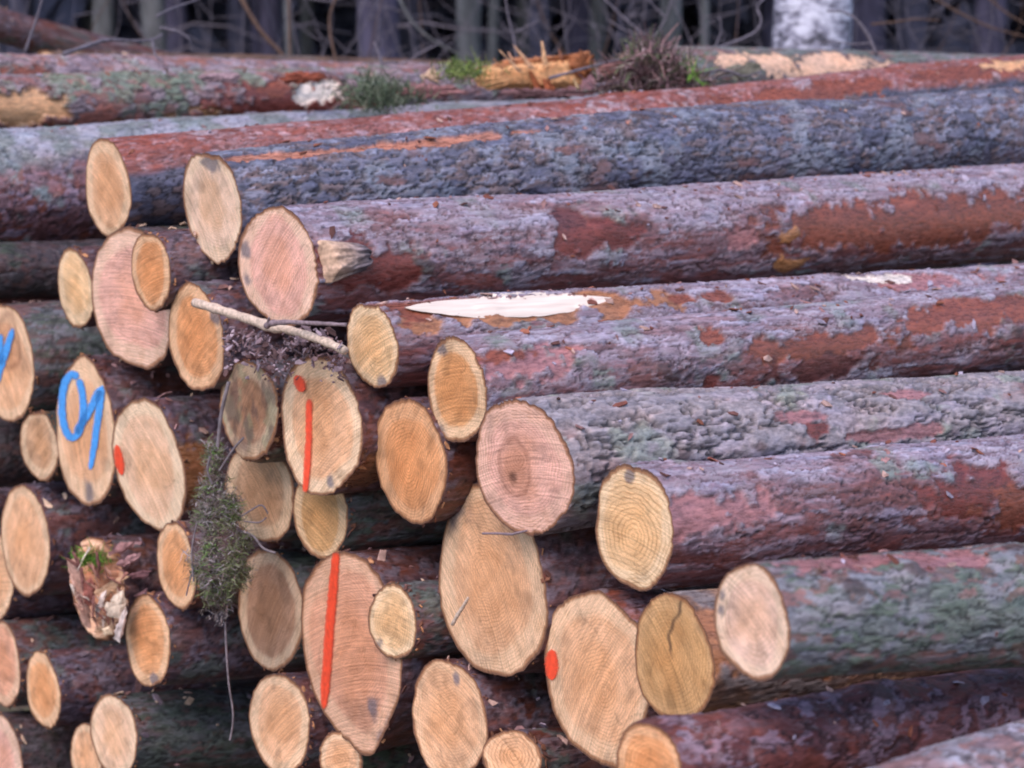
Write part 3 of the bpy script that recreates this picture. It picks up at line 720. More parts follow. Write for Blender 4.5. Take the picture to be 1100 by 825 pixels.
# ------------------------------------------------------------------ forest
def tube_mesh(pts, rad, ns=6, cap=True):
    pts = np.asarray(pts, float); n = len(pts); V = []; F = []
    tg = np.gradient(pts, axis=0); tg /= np.linalg.norm(tg, axis=1)[:, None]+1e-9
    up = np.array([.13, .21, .97])
    for k in range(n):
        a = np.cross(tg[k], up); a /= np.linalg.norm(a)+1e-9; b = np.cross(a, tg[k])
        for q in range(ns):
            an = 2*math.pi*q/ns; V.append(pts[k]+rad[k]*(a*math.cos(an)+b*math.sin(an)))
    for k in range(n-1):
        for q in range(ns): F.append((k*ns+q, k*ns+(q+1) % ns, (k+1)*ns+(q+1) % ns, (k+1)*ns+q))
    if cap: F.append(tuple(range(ns))[::-1]); F.append(tuple((n-1)*ns+q for q in range(ns)))
    return V, F
def join(parts):
    V = []; F = []
    for v, f in parts:
        o = len(V); V += [tuple(p) for p in v]; F += [tuple(i+o for i in q) for q in f]
    return V, F

def trunk_mesh(h, r, seed, lean=(0, 0)):
    n, ns = 34, 20; z = np.linspace(0, 1, n)**1.3*h
    Zg, Tg = np.meshgrid(z, np.linspace(0, 2*math.pi, ns, endpoint=False), indexing='ij')
    p = np.stack([np.cos(Tg), np.sin(Tg), Zg*1.2], -1)
    R = r*(1-.75*Zg/h)*(1+.35*np.exp(-Zg/.25)) * (1+.10*(fbm(p*3, 3, seed)-.5))
    V = np.stack([R*np.cos(Tg)+lean[0]*Zg+.05*np.sin(Zg*.7+seed), R*np.sin(Tg)+lean[1]*Zg, Zg], -1).reshape(-1, 3)
    i = np.arange(n-1)[:, None]*ns; j = np.arange(ns)[None, :]; j2 = (j+1) % ns
    return V, np.stack([i+j, i+j2, i+ns+j2, i+ns+j], -1).reshape(-1, 4)
def crown_mesh(h, seed):
    """conifer crown: whorls of drooping boughs carrying many small needle sprays"""
    r_ = np.random.default_rng(seed); V = []; F = []
    z = h*.42
    while z < h:
        f = (h-z)/(h*.58); L = .5+2.3*f**.8
        for b in range(4):
            a = r_.random()*6.28; l = L*(.6+.5*r_.random())
            for k in range(9):
                t = (k+.3+r_.random()*.7)/9.3; px, py = math.cos(a)*l*t, math.sin(a)*l*t
                c = np.array([px, py, z-.35*l*t*t+r_.normal()*.08]); sz = .10+.17*r_.random()
                d1 = r_.normal(size=3); d1[2] *= .35; d1 /= np.linalg.norm(d1); d2 = np.cross(d1, r_.normal(size=3)); d2 /= np.linalg.norm(d2)
                o = len(V); V += [c-d1*sz*1.6, c+d2*sz*.5, c+d1*sz*1.6, c-d2*sz*.5]; F.append((o, o+1, o+2, o+3))
        z += .42+.2*r_.random()
    return np.array(V), np.array(F)
def deadwood_mesh(seed, h0, h1, r):
    r_ = np.random.default_rng(seed); parts = []
    for k in range(16):
        z = h0+(h1-h0)*r_.random(); a = r_.random()*6.28; L = .5+.9*r_.random()
        pts = [np.array([math.cos(a)*(r*.7+L*t), math.sin(a)*(r*.7+L*t), z+.15*t-.35*t*t+.04*r_.normal()]) for t in np.linspace(0, 1, 5)]
        parts.append(tube_mesh(pts, [.013*(1-.8*t) for t in np.linspace(0, 1, 5)], 4))
    return join(parts)
T_GREY = plain('pine_trunk_bark', lin(76, 73, 90), .9, 14., .5, .02, (1, 1, .25))
T_GREEN = plain('algae_trunk_bark', lin(96, 94, 96), .9, 14., .4, .02, (1, 1, .25))
T_PURPLE = plain('dark_trunk_bark', lin(70, 64, 82), .9, 14., .45, .02, (1, 1, .25))
NEEDLE = plain('needles', lin(58, 70, 52), .8, 3., .5, .001)
TWIG = plain('dead_twig', lin(104, 95, 104), .9, 60., .4, .002)
TWIGBROWN = plain('brown_twig', lin(98, 74, 64), .9, 60., .4, .002)
def birch_material():
    m, t, b = new_mat('birch_bark')
    tc = N(t, 'ShaderNodeTexCoord'); mp = N(t, 'ShaderNodeMapping', Scale=(1, 1, 1.6)); t.links.new(tc.outputs['Object'], mp.inputs[0])
    n = N(t, 'ShaderNodeTexNoise', Scale=8., Detail=6., Roughness=.68); t.links.new(mp.outputs[0], n.inputs['Vector'])
    c = ramp(t, n.outputs[0], [(.40, tuple(lin(60, 56, 66))), (.49, tuple(lin(140, 134, 150))), (.57, tuple(lin(200, 194, 208))), (.8, tuple(lin(226, 222, 230)))])
    mp2 = N(t, 'ShaderNodeMapping', Scale=(1, 1, 6)); t.links.new(tc.outputs['Object'], mp2.inputs[0])
    n2 = N(t, 'ShaderNodeTexNoise', Scale=9., Detail=3.); t.links.new(mp2.outputs[0], n2.inputs['Vector'])
    r2 = ramp(t, n2.outputs[0], [(.34, G3(.35)), (.42, G3(1))])
    t.links.new(mixn(t, 'MULTIPLY', .8, c.outputs[0], r2.outputs[0]), b.inputs['Base Color']); b.inputs['Roughness'].default_value = .7
    bp = N(t, 'ShaderNodeBump', Strength=.6, Distance=.01); t.links.new(n.outputs[0], bp.inputs['Height']); t.links.new(bp.outputs[0], b.inputs['Normal'])
    return m
BIRCH = birch_material()
crown_meshes = []
for k in range(3):
    o = mesh_obj('crown', *crown_mesh(15+2*k, 30+k), NEEDLE, smooth=False); crown_meshes.append(o.data); bpy.data.objects.remove(o)
dead_meshes = []
for k in range(3):
    v, f = deadwood_mesh(60+k, .8, 6.5, .10); o = mesh_obj('dead_branches', v, f, TWIG); dead_meshes.append(o.data); bpy.data.objects.remove(o)

def link_child(name, data, parent, loc=(0, 0, 0), sc=(1, 1, 1), rz=0):
    o = bpy.data.objects.new(name, data); COL.objects.link(o); o.parent = parent; o.location = loc; o.scale = sc; o.rotation_euler = (0, 0, rz); return o
# nearer trunks seen in the photograph: photo x, width, distance, material, label
NEAR_TREES = [
 (866, 84, 9.5, BIRCH, 'white birch trunk with dark patches standing behind the log pile', 'birch_tree'),
 (163, 27, 17, T_GREEN, 'pale greenish trunk at the upper left behind the bare branch', 'pine_tree'),
 (190, 34, 21, T_PURPLE, 'dark trunk directly right of the pale greenish trunk at upper left', 'pine_tree'),
 (408, 46, 14, T_PURPLE, 'thick dark purple trunk behind the middle left of the crest', 'pine_tree'),
 (508, 27, 16, T_GREEN, 'greenish trunk rising behind the broken yellow wood on the crest', 'pine_tree'),
 (532, 12, 19, T_GREEN, 'thin greenish trunk just right of the one behind the broken wood', 'pine_tree'),
 (718, 24, 17, T_GREEN, 'greenish grey trunk behind the heather clump, left of the birch', 'pine_tree'),
 (752, 10, 15, T_GREEN, 'slender pale trunk between the heather clump and the birch', 'pine_tree'),
 (925, 40, 19, T_PURPLE, 'dark trunk standing directly right of the white birch', 'pine_tree'),
 (312, 9, 14, T_GREEN, 'very thin pale trunk between the two dark trunks at left', 'pine_tree'),
 (985, 30, 20, T_GREY, 'grey trunk second to the right of the birch', 'pine_tree'),
 (1062, 34, 18, T_PURPLE, 'dark trunk nearest the top right corner', 'pine_tree'),
 (20, 26, 22, T_GREY, 'grey trunk nearest the top left corner', 'pine_tree'),
 (255, 24, 24, T_GREY, 'dim grey trunk midway between the upper left trunk pair and the thick dark one', 'pine_tree'),
 (620, 30, 24, T_PURPLE, 'dim dark trunk behind the splinters between the broken wood and heather', 'pine_tree'),
]
for k, (px, wd, dist, mat, lab, nm) in enumerate(NEAR_TREES):
    r = wd/2*dist/F_PX; p = at(px, 100, dist); z0 = gz(p[0], p[1])-.05; hgt = 15+2*(k % 3)
    root = empty(nm, Matrix.Translation((p[0], p[1], z0)))
    # radius at eye level should equal r
    V, F = trunk_mesh(hgt, r/(1-.75*2.5/hgt), 5+k, (random.uniform(-.01, .01), random.uniform(-.01, .01)))
    mesh_obj('trunk', V, F, mat, root)
    link_child('crown', crown_meshes[k % 3], root, rz=k)
    if nm == 'pine_tree': link_child('dead_branches', dead_meshes[k % 3], root, rz=k*1.3)['kind'] = 'stuff'
    tag(root, lab, 'tree')
# the crowd of far trunks
far = []
for k in range(3):
    V, F = trunk_mesh(15+2*k, .13, 90+k); o = mesh_obj('trunk', V, F, [T_GREY, T_PURPLE, T_GREEN][k]); far.append(o.data); bpy.data.objects.remove(o)
r_ = np.random.default_rng(7); placed = []
while len(placed) < 185:
    y = 20+45*r_.random()**1.2; x = (r_.random()*2-1)*(.36*y+4)
    if any((x-a)**2+(y-b)**2 < 1.1 for a, b in placed): continue
    placed.append((x, y))
for q, (x, y) in enumerate(placed):
    k = q % 3; s = .75+.7*r_.random()
    root = empty('pine_tree', Matrix.Translation((x, y, gz(x, y)-.05)))
    link_child('trunk', far[k], root, sc=(s, s, 1)); link_child('crown', crown_meshes[k], root, rz=x*3)
    if y < 36: link_child('dead_branches', dead_meshes[k], root, rz=y)['kind'] = 'stuff'
    tag(root, 'dim straight trunk in the dark wood behind the log pile', 'tree', 'trunks of the dark wood')
# shaded undergrowth and young spruces that close the view
THICKET = plain('dry_understory', lin(92, 92, 114), .9, 1.5, .4, .001)
def thicket():
    r_ = np.random.default_rng(17); n = 26000
    y = 30+45*r_.random(n); x = (r_.random(n)*2-1)*(.42*y+6); z = -.7+9.5*r_.random(n)**1.1
    c = np.stack([x, y, z], 1); d1 = r_.normal(size=(n, 3)); d1[:, 2] *= .6; d1 /= np.linalg.norm(d1, axis=1)[:, None]
    d2 = np.cross(d1, r_.normal(size=(n, 3))); d2 /= np.linalg.norm(d2, axis=1)[:, None]; s = (.35+.5*r_.random(n))[:, None]
    V = np.stack([c-d1*s*1.3, c+d2*s*.6, c+d1*s*1.3, c-d2*s*.6], 1).reshape(-1, 3)
    tag(mesh_obj('far_thicket', V, np.arange(n*4).reshape(-1, 4), THICKET, smooth=False), 'dark mass of young spruces deep in the wood', 'thicket', kind='stuff')
thicket()

# bare saplings and dead branches between the pile and the wood
def px_curve(pts, y0, y1, n=5):
    out = []
    P = np.array(pts, float); L = np.concatenate([[0], np.cumsum(np.hypot(*np.diff(P, axis=0).T))]); tt = np.linspace(0, L[-1], max(n, len(P)*3))
    xs = np.interp(tt, L, P[:, 0]); ys = np.interp(tt, L, P[:, 1]); ker = np.array([.25, .5, .25])
    for _q in range(2):
        xs[1:-1] = np.convolve(xs, ker, 'valid'); ys[1:-1] = np.convolve(ys, ker, 'valid')
    return [at(a, b, y0+(y1-y0)*t/L[-1]) for a, b, t in zip(xs, ys, tt)]
def branch_thing(name, lab, cat, mat, strokes, group=None):
    root = None
    for q, (pts, y0, y1, r0, r1) in enumerate(strokes):
        c = px_curve(pts, y0, y1); rr = np.linspace(r0*y0/F_PX, r1*y1/F_PX, len(c))*(1+.12*np.sin(np.arange(len(c))*2.1))
        V, F = tube_mesh(c, rr, 7)
        if root is None: root = empty(name, Matrix.Translation(c[0])); base = np.array(c[0])
        mesh_obj('main_stem' if q == 0 else 'side_twig', np.array(V)-base, F, mat, root)
    tag(root, lab, cat, group)
branch_thing('fallen_branch', 'pale crooked branch lying along the crest at the upper left', 'branch', TWIG,
   [([(68, 58), (92, 50), (113, 42), (140, 44), (164, 44), (175, 37)], 7.0, 7.3, 2.6, 1.3), ([(172, 30), (190, 33), (205, 42), (206, 58)], 7.2, 7.25, 1.6, .8), ([(168, 18), (182, 10), (200, 4), (216, -2)], 7.3, 7.6, 1.5, 1.), ([(164, 44), (166, 60), (176, 68)], 7.2, 7.1, 1.2, .7)])
branch_thing('bare_sapling', 'thin twig standing up at the top left in front of the reddish log', 'sapling', TWIG, [([(27, 56), (33, 38), (40, 18), (46, -4)], 7.3, 7.3, 1.8, 1.0)])
branch_thing('bare_sapling', 'bent brown stem crossing the dark wood left of the thick dark trunk', 'sapling', TWIGBROWN, [([(258, -4), (272, 22), (288, 44), (304, 56), (312, 90)], 10, 10, 2.6, 2.0), ([(312, 88), (311, 40), (310, -5)], 10, 10, 1.8, 1.2)])
branch_thing('bare_sapling', 'orange brown bowed stem just left of the thick dark trunk', 'sapling', TWIGBROWN, [([(368, 86), (362, 70), (355, 40), (353, 15), (362, -4)], 9, 9, 1.7, 1.0)])
branch_thing('bare_sapling', 'lilac forked twig standing before the thick dark trunk', 'sapling', TWIG, [([(412, 88), (410, 66), (402, 45)], 8, 8, 2.2, 1.2), ([(412, 68), (424, 66), (438, 74)], 8, 8, 1.8, 1.0), ([(430, 70), (450, 58), (470, 48)], 8, 8, 1.1, .6)])
branch_thing('bare_sapling', 'drooping green grey branch left of the trunk behind the broken wood', 'sapling', T_GREEN, [([(428, -4), (440, 22), (462, 42), (488, 56), (506, 62)], 11, 11, 1.8, .8)])
branch_thing('bare_sapling', 'thin twig rising from the splinters near the broken wood', 'sapling', TWIG, [([(556, 72), (552, 40), (545, 16), (543, -4)], 8, 8, 1.3, .8), ([(552, 36), (566, 28), (580, 22)], 8, 8, .9, .6)])
branch_thing('bare_sapling', 'arching grey twigs above the heather clump', 'sapling', TWIG, [([(720, 60), (690, 36), (664, 14), (646, -5)], 8.5, 8.5, 1.7, 1.), ([(700, 44), (716, 20), (722, -4)], 8.5, 8.5, 1.2, .7), ([(690, 36), (672, 34), (652, 20)], 8.5, 8.5, 1.1, .7), ([(716, 20), (700, 4), (694, -4)], 8.5, 8.5, 1.0, .6)])
branch_thing('bare_sapling', 'curling grey twig left of the white birch', 'sapling', TWIG, [([(752, 62), (770, 52), (792, 44), (814, 34), (820, 20), (810, 8), (824, -4)], 8, 8.2, 1.8, 1.0), ([(768, 52), (776, 30), (772, 18)], 8, 8, 1.0, .6)])
branch_thing('bare_sapling', 'thin dark twig arching in front of the birch trunk to the right', 'sapling', TWIG, [([(942, 60), (934, 40), (922, 22), (908, 12), (888, 12)], 8, 8, 2.0, 1.0), ([(936, 46), (916, 48), (896, 44), (880, 46)], 8, 8, 1.0, .6)])
branch_thing('bare_sapling', 'faint twigs slanting down at the top right', 'sapling', TWIGBROWN, [([(1000, -4), (1030, 14), (1064, 30), (1104, 40)], 10, 10, 1.4, .8), ([(936, 26), (960, 24), (982, 20), (1010, 22)], 9, 9, 1.1, .7), ([(1060, -4), (1080, 14), (1106, 28)], 10, 10, 1.2, .8)])

def thin_shrubs():
    r_ = np.random.default_rng(5)
    spots = [(60, 11, 'tangle of fine twigs behind the pale fallen branch'), (235, 12, 'fine twigs left of the bent brown stem'), (345, 11, 'fine twigs between the bent brown stem and thick dark trunk'), (470, 12, 'fine twigs right of the thick dark trunk'),
             (600, 11, 'fine twigs above the torn yellow slab'), (680, 10.5, 'fine grey twigs rising behind the heather clump'), (790, 11, 'fine twigs directly left of the white birch'), (975, 12, 'fine twigs right of the white birch'), (1065, 11, 'fine twigs under the top right corner')]
    for px, dist, lab in spots:
        root = empty('leafless_shrub', Matrix.Translation(at(px, 120, dist))); base = at(px, 120, dist)
        for k in range(9):
            x0 = px+r_.normal()*28; x1 = x0+r_.normal()*55; pts = [(x0, 130), (x0*.6+x1*.4+r_.normal()*10, 70), (x0*.3+x1*.7+r_.normal()*10, 30), (x1, -25)]
            c = np.array(px_curve(pts, dist, dist+.3*r_.normal())); v, f = tube_mesh(c, np.linspace(.005, .0018, len(c)), 5)
            mesh_obj('twig', np.array(v)-base, f, [TWIG, T_GREY, TWIGBROWN][k % 3 if k % 2 else 0], root)
            for q in range(2):
                i = 2+int(r_.integers(max(1, len(c)-4))); e = c[i]+np.array([r_.normal()*.22, r_.normal()*.1, .05+.15*r_.random()])
                m_ = (c[i]+e)/2+r_.normal(size=3)*.03; v, f = tube_mesh([c[i], m_, e], [.004, .003, .0015], 4); mesh_obj('twig', np.array(v)-base, f, TWIG, root)
        tag(root, lab, 'shrub')
thin_shrubs()

# ------------------------------------------------------------------ things lying on and in the pile
def jag_prism(poly, y, th, seed, tint, tv=.0, jit=1.2, mat=None, name='piece', parent=None, lean=0, rz=.06):
    """a wood or bark piece: outline in photo pixels at distance y, thickness th away from the camera, uneven edges"""
    r_ = np.random.default_rng(seed); P = []
    for a, b in zip(poly, poly[1:]+poly[:1]):
        n = max(1, int(math.hypot(b[0]-a[0], b[1]-a[1])/3.5))
        for k in range(n):
            P.append((a[0]+(b[0]-a[0])*k/n+r_.normal()*jit*.5, a[1]+(b[1]-a[1])*k/n+r_.normal()*jit*.5))
    n = len(P); cx = sum(p[0] for p in P)/n; cy = sum(p[1] for p in P)/n
    cyl = max(1e-3, max(abs(p[1]-cy) for p in P))
    yy = lambda b: y + lean*(cy-b)/cyl
    fr = [at(a, b, yy(b)+r_.normal()*th*rz) for a, b in P]
    mid = [at(cx+(a-cx)*.62, cy+(b-cy)*.62, yy(cy+(b-cy)*.62)-th*.28+r_.normal()*th*rz) for a, b in P]
    bk = [at(cx+(a-cx)*.9, cy+(b-cy)*.9, yy(b)+th) for a, b in P]
    c0 = [at(cx, cy, y-th*.34)]
    V = fr+mid+bk+c0; F = []
    for k in range(n):
        j = (k+1) % n
        F += [(k, j, n+j, n+k), (j, k, 2*n+k, 2*n+j), (n+k, n+j, 3*n)]
    F.append(tuple(2*n+k for k in range(n)))
    V = np.array(V); base = V.mean(0) if parent is None else np.zeros(3)
    col = np.array([np.asarray(tint)*(1+tv*r_.normal()) for _q in V]).clip(.005, .95)
    if parent is not None:
        Mi = np.array(parent.matrix_world.inverted()); Vl = V@Mi[:3, :3].T + Mi[:3, 3]
        return mesh_obj(name, Vl, F, mat or TINT, parent, dict(tint=col), smooth=False)
    o = mesh_obj(name, V-base, F, mat or TINT, None, dict(tint=col), smooth=False); o.location = base
    return o

bpy.context.view_layer.update()
# torn branch stub on the thick log: a fibrous wedge that grows out of the bark beside the sawn end
def branch_stub():
    g = G['a3']; sa, ta, _d = hit(g, 341, 282); sb, tb, _d = hit(g, 398, 274)
    n, m = 60, 34; U, W = np.meshgrid(np.linspace(0, 1, n), np.linspace(-1, 1, m), indexing='ij')
    S = max(sa, .012)+(sb-max(sa, .012))*U; t0 = ta+(tb-ta)*U
    wid = (.40*(1-.45*U))*np.clip((1-U)*6, .25, 1)
    T_ = t0+W*wid
    fib = fbm(np.stack([U*1.3, W*6, U*0], -1), 4, 3, .7)-.5
    prof = np.clip(1-abs(W)**2.2, 0, 1)**.6*np.clip(U*14, 0, 1)*(.62+.38*(1-U))*np.clip((1-U)*7+.9*fib, 0, 1)
    r, _c, _s = bark_field(g, S, T_); bend = .006*(np.sin(S*2*math.pi/1.9*.6+g.seed % 6)-math.sin(g.seed % 6))
    r = g.r0+g.k*S - .012 + prof*(.056+.040*fib)
    V = loc(g, S, r*np.cos(T_)+bend*.3, r*np.sin(T_)+bend).reshape(-1, 3)
    i = np.arange(n-1)[:, None]*m; j = np.arange(m-1)[None, :]
    F = np.stack([i+j, i+m+j, i+m+j+1, i+j+1], -1).reshape(-1, 4)
    pal = np.array([lin(206, 168, 142), lin(196, 160, 138), lin(182, 150, 134), lin(150, 128, 124), lin(112, 98, 102), lin(84, 74, 78)])
    q = np.clip(U+.5*fib+.25*(W < -.3)*U, 0, 1)
    col = np.stack([np.interp(q, np.linspace(0, 1, 6), pal[:, c]) for c in range(3)], -1)*(1+1.5*fib)[..., None]
    mesh_obj('branch_stub', V, F, TINT, g.root, dict(tint=col.reshape(-1, 3).clip(.01, .9)))
branch_stub()
BAREWOOD = plain('bare_wood', lin(226, 204, 190), .7, 90., .22, .003, (.06, 1, 1))
# bare wood patch on top of the small straw ended log: a shallow lens lying in the peeled strip
def wood_patch(key, px, py, rx, ry, col, off=.003):
    g = G[key]; s0, t0, dist = hit(g, px, py)
    J = abs((proj(wpt(g, s0+.01, 0, 0))-proj(wpt(g, s0, 0, 0)))[0])/.01; ls = rx/J
    tA = hit(g, px, py-ry)[1]; tB = hit(g, px, py+ry)[1]; lt = abs(tA-tB)/2; t0 = (tA+tB)/2
    V = []; F = []; n, m = 90, 9; cols = []
    Sg, Tg = np.meshgrid(np.linspace(-1, 1, n), np.linspace(-1, 1, m), indexing='ij')
    half = np.clip(1-abs(Sg)**2., 0, 1)**.75*(1+.10*(vnoise(np.stack([Sg*5, Sg*0+(Tg > 0)*3, Tg*0], -1), 3)-.5)+.07*(vnoise(np.stack([Sg*19, Sg*0+(Tg > 0)*3, Tg*0], -1), 7)-.5))
    S = s0+Sg*ls+(.010*(vnoise(np.stack([Sg*7, Tg*3, Tg*0], -1), 4)-.5)); T_ = t0+Tg*half*lt-.10*lt*Sg
    r, _c, _s = bark_field(g, S, T_)
    cr = 2*math.pi/1.9; ph = g.seed % 6; bend = .006*(np.sin(S*cr*.6+ph)-math.sin(ph))
    r = np.maximum(r*0+np.median(r), r-.001) + off*(1-Tg**2)+.0005
    Vv = loc(g, S, r*np.cos(T_)+bend*.3, r*np.sin(T_)+bend).reshape(-1, 3)
    i = np.arange(n-1)[:, None]*m; j = np.arange(m-1)[None, :]
    F = np.stack([i+j, i+m+j, i+m+j+1, i+j+1], -1).reshape(-1, 4)
    st = fbm(np.stack([Sg*3, Tg*7, Sg*0], -1), 3, 9)-.5
    cl = (np.broadcast_to(col, Sg.shape+(3,))*(1+.35*st)[..., None]).reshape(-1, 3)
    o = mesh_obj('bare_wood', Vv, F, BAREWOOD, g.root, dict(tint=cl)); o['label'] = 'white bare wood patch'
wood_patch('a4', 553, 329, 108, 12, lin(232, 216, 208))
# broken log: splinters on its torn end
g = G['a43']
for k, (poly, y, th, cl) in enumerate([
  ([(72, 602), (84, 598), (92, 622), (97, 655), (96, 676), (88, 668), (80, 640)], 5.27, .03, (192, 148, 132)),
  ([(100, 636), (122, 622), (138, 618), (128, 632), (108, 648)], 5.24, .03, (190, 150, 120)),
  ([(112, 652), (122, 640), (132, 634), (136, 652), (128, 664), (116, 662)], 5.22, .02, (214, 190, 170)),
  ([(100, 660), (108, 640), (114, 634), (112, 648), (104, 664)], 5.23, .02, (206, 186, 176)),
  ([(122, 686), (128, 664), (136, 652), (134, 676), (128, 690)], 5.22, .02, (206, 186, 180)),
  ([(88, 626), (98, 620), (104, 632), (98, 652), (92, 648)], 5.26, .03, (170, 104, 92)),
  ([(116, 596), (126, 584), (142, 580), (146, 586), (130, 594)], 5.30, .02, (150, 108, 106)),
  ([(124, 606), (140, 596), (154, 594), (150, 602), (134, 610)], 5.29, .02, (164, 122, 122)),
  ([(136, 620), (150, 612), (164, 612), (156, 622)], 5.30, .02, (128, 88, 92)),
  ([(144, 640), (158, 632), (166, 640), (154, 648)], 5.30, .02, (136, 96, 98)),
  ([(110, 676), (118, 672), (121, 682), (113, 684)], 5.22, .02, (220, 190, 160))]):
    jag_prism(poly, y, th, k, lin(*cl), .08, 2.0, name='splinter', parent=g.root)
for k in range(34):
    x0, y0 = 76+random.random()*62, 600+random.random()*70; ln_ = 10+22*random.random(); an = R_(60+random.gauss(0, 28)); wd = .9+1.6*random.random()
    dx, dy = math.cos(an)*ln_*.5, math.sin(an)*ln_*.5
    jag_prism([(x0-dx-wd, y0-dy), (x0-dx*.2-wd, y0-dy*.2), (x0+dx, y0+dy), (x0+dx*.2+wd, y0), (x0-dx+wd, y0-dy+2)], 5.20+.05*random.random(), .012, 200+k,
              lin(*random.choice([(190, 160, 142), (166, 122, 106), (146, 98, 88), (206, 184, 170), (128, 84, 78), (120, 84, 84)])), .08, .5, name='splinter', parent=g.root)

# moss
MOSS = plain('moss', lin(92, 120, 52), .95, 90., .5, .004)
def tuft(center, n, ln, r, mat, name, lab, seed, spread, hang=False, cat='moss', cols=None):
    r_ = np.random.default_rng(seed); V = []; F = []; C = []
    for k in range(n):
        b = np.array(center)+r_.normal(size=3)*np.array(spread); d = r_.normal(size=3)*.8+np.array([0, -.3, -1.2 if hang else .7])
        d /= np.linalg.norm(d); L = ln*(.5+r_.random()); s = np.cross(d, r_.normal(size=3)); s /= np.linalg.norm(s); q = r_.normal(size=3)*.35
        o = len(V); pts = [b, b+d*L*.35+q*L*.12, b+d*L*.7+q*L*.35, b+d*L+q*L*.7]
        c = cols[r_.integers(len(cols))] if cols else (1, 1, 1)
        c = np.array(c)*(.75+.5*r_.random())
        for i, p in enumerate(pts):
            w_ = r*(1-.28*i); V += [p-s*w_, p+s*w_]; C += [c, c]
        for i in range(3): F.append((o+2*i, o+2*i+1, o+2*i+3, o+2*i+2))
    V = np.array(V); base = np.array(center); o = mesh_obj(name, V-base, np.array(F), mat, None, dict(tint=np.array(C))); o.location = base
    if lab: tag(o, lab, cat, kind='stuff')
    return V, F, C, o
def hanging_moss():
    """a ragged beard of lichen and moss caught on the sawn ends"""
    r_ = np.random.default_rng(21); V = []; F = []; C = []
    pal = [lin(*c) for c in ((130, 118, 114), (142, 130, 130), (118, 122, 88), (158, 146, 150), (112, 98, 90), (128, 106, 102), (104, 126, 72))]
    prof = [(484, 232, 4), (500, 232, 6), (520, 231, 9), (535, 232, 15), (550, 236, 23), (570, 238, 27), (595, 238, 28), (615, 239, 28), (630, 240, 24), (642, 242, 15), (650, 244, 8)]
    py_ = np.array([p[0] for p in prof]); cx_ = np.array([p[1] for p in prof]); hw_ = np.array([p[2] for p in prof])
    dens = np.cumsum(hw_)/hw_.sum()
    cl_ = []
    for k in range(95):
        yy = np.interp(r_.random(), dens, py_)+r_.normal()*4; hw = np.interp(yy, py_, hw_); cl_.append((np.interp(yy, py_, cx_)+(r_.random()*2-1)*hw*1.05, yy, 2.+4.5*r_.random(), r_.integers(7)))
    for k in range(7600):
        cc_ = cl_[r_.integers(len(cl_))]; xx, yy = cc_[0]+r_.normal()*cc_[2]*.8, cc_[1]+r_.normal()*cc_[2]*1.3; hw = np.interp(yy, py_, hw_)
        e = abs(xx-np.interp(yy, py_, cx_))/max(hw, 1)
        b = at(xx, yy, 4.80-.10*math.sqrt(max(0, 1-e*e))*hw/29+.02*r_.normal()-.04*(yy-560)/100)
        L = (.010+.022*r_.random()); d = r_.normal(size=3)*1.2+np.array([0, -.1, -.35]); d /= np.linalg.norm(d)
        q = r_.normal(size=3); s = np.cross(d, q); s /= np.linalg.norm(s); w0 = .0008+.0008*r_.random()
        gsel = 2 if (555 < yy < 645 and r_.random() < .4 and xx > 232) else (cc_[3] if r_.random() < .6 else r_.integers(len(pal))); c = pal[gsel]*(.6+.7*r_.random())
        o = len(V)
        p = b.copy()
        for i in range(6):
            t = i/5
            V += [p-s*w0*(1-.5*t), p+s*w0*(1-.5*t)]; C += [c, c]
            d = d+r_.normal(size=3)*.55; d /= np.linalg.norm(d); p = p+d*L*.26
        for i in range(5): F.append((o+2*i, o+2*i+1, o+2*i+3, o+2*i+2))
    # wiry side sprigs and the trailing string
    wires = [([(236, 505), (252, 480), (262, 470)], 1.3), ([(250, 560), (270, 548), (282, 540), (288, 552)], 1.0), ([(256, 570), (272, 574), (282, 590), (296, 594)], 1.4), ([(262, 560), (280, 562), (286, 556)], .9),
             ([(234, 480), (238, 440), (246, 410)], 2.2), ([(242, 668), (243, 700), (246, 740), (252, 770), (247, 795)], 1.2), ([(228, 520), (222, 505), (226, 490)], 1.4), ([(212, 560), (205, 590), (208, 625)], 1.0), ([(213, 600), (204, 622), (200, 640)], .9)]
    for pts, w_ in wires:
        c = px_curve(pts, 4.74, 4.72); v, f = tube_mesh(c, [w_*4.7/F_PX]*len(c), 5); o = len(V)
        V += [np.array(p) for p in v]; F += [tuple(i+o for i in q) for q in f if len(q) == 4]; C += [lin(120, 108, 112)*(.8+.3*r_.random())]*len(v)
    V = np.array(V); base = at(232, 485, 4.78)
    o = mesh_obj('hanging_moss', V-base, np.array(F), tinted('lichen', .95), None, dict(tint=np.array(C))); o.location = base
    tag(o, 'ragged grey green beard of moss hanging down the log ends at the left', 'moss')
hanging_moss()
tuft(at(97, 602, 5.36), 420, .022, .0018, TINT, 'moss_patch', 'small bright green moss patch on the splintered log', 5, (.024, .02, .012), cols=[lin(92, 130, 48), lin(70, 104, 36), lin(112, 150, 60)])

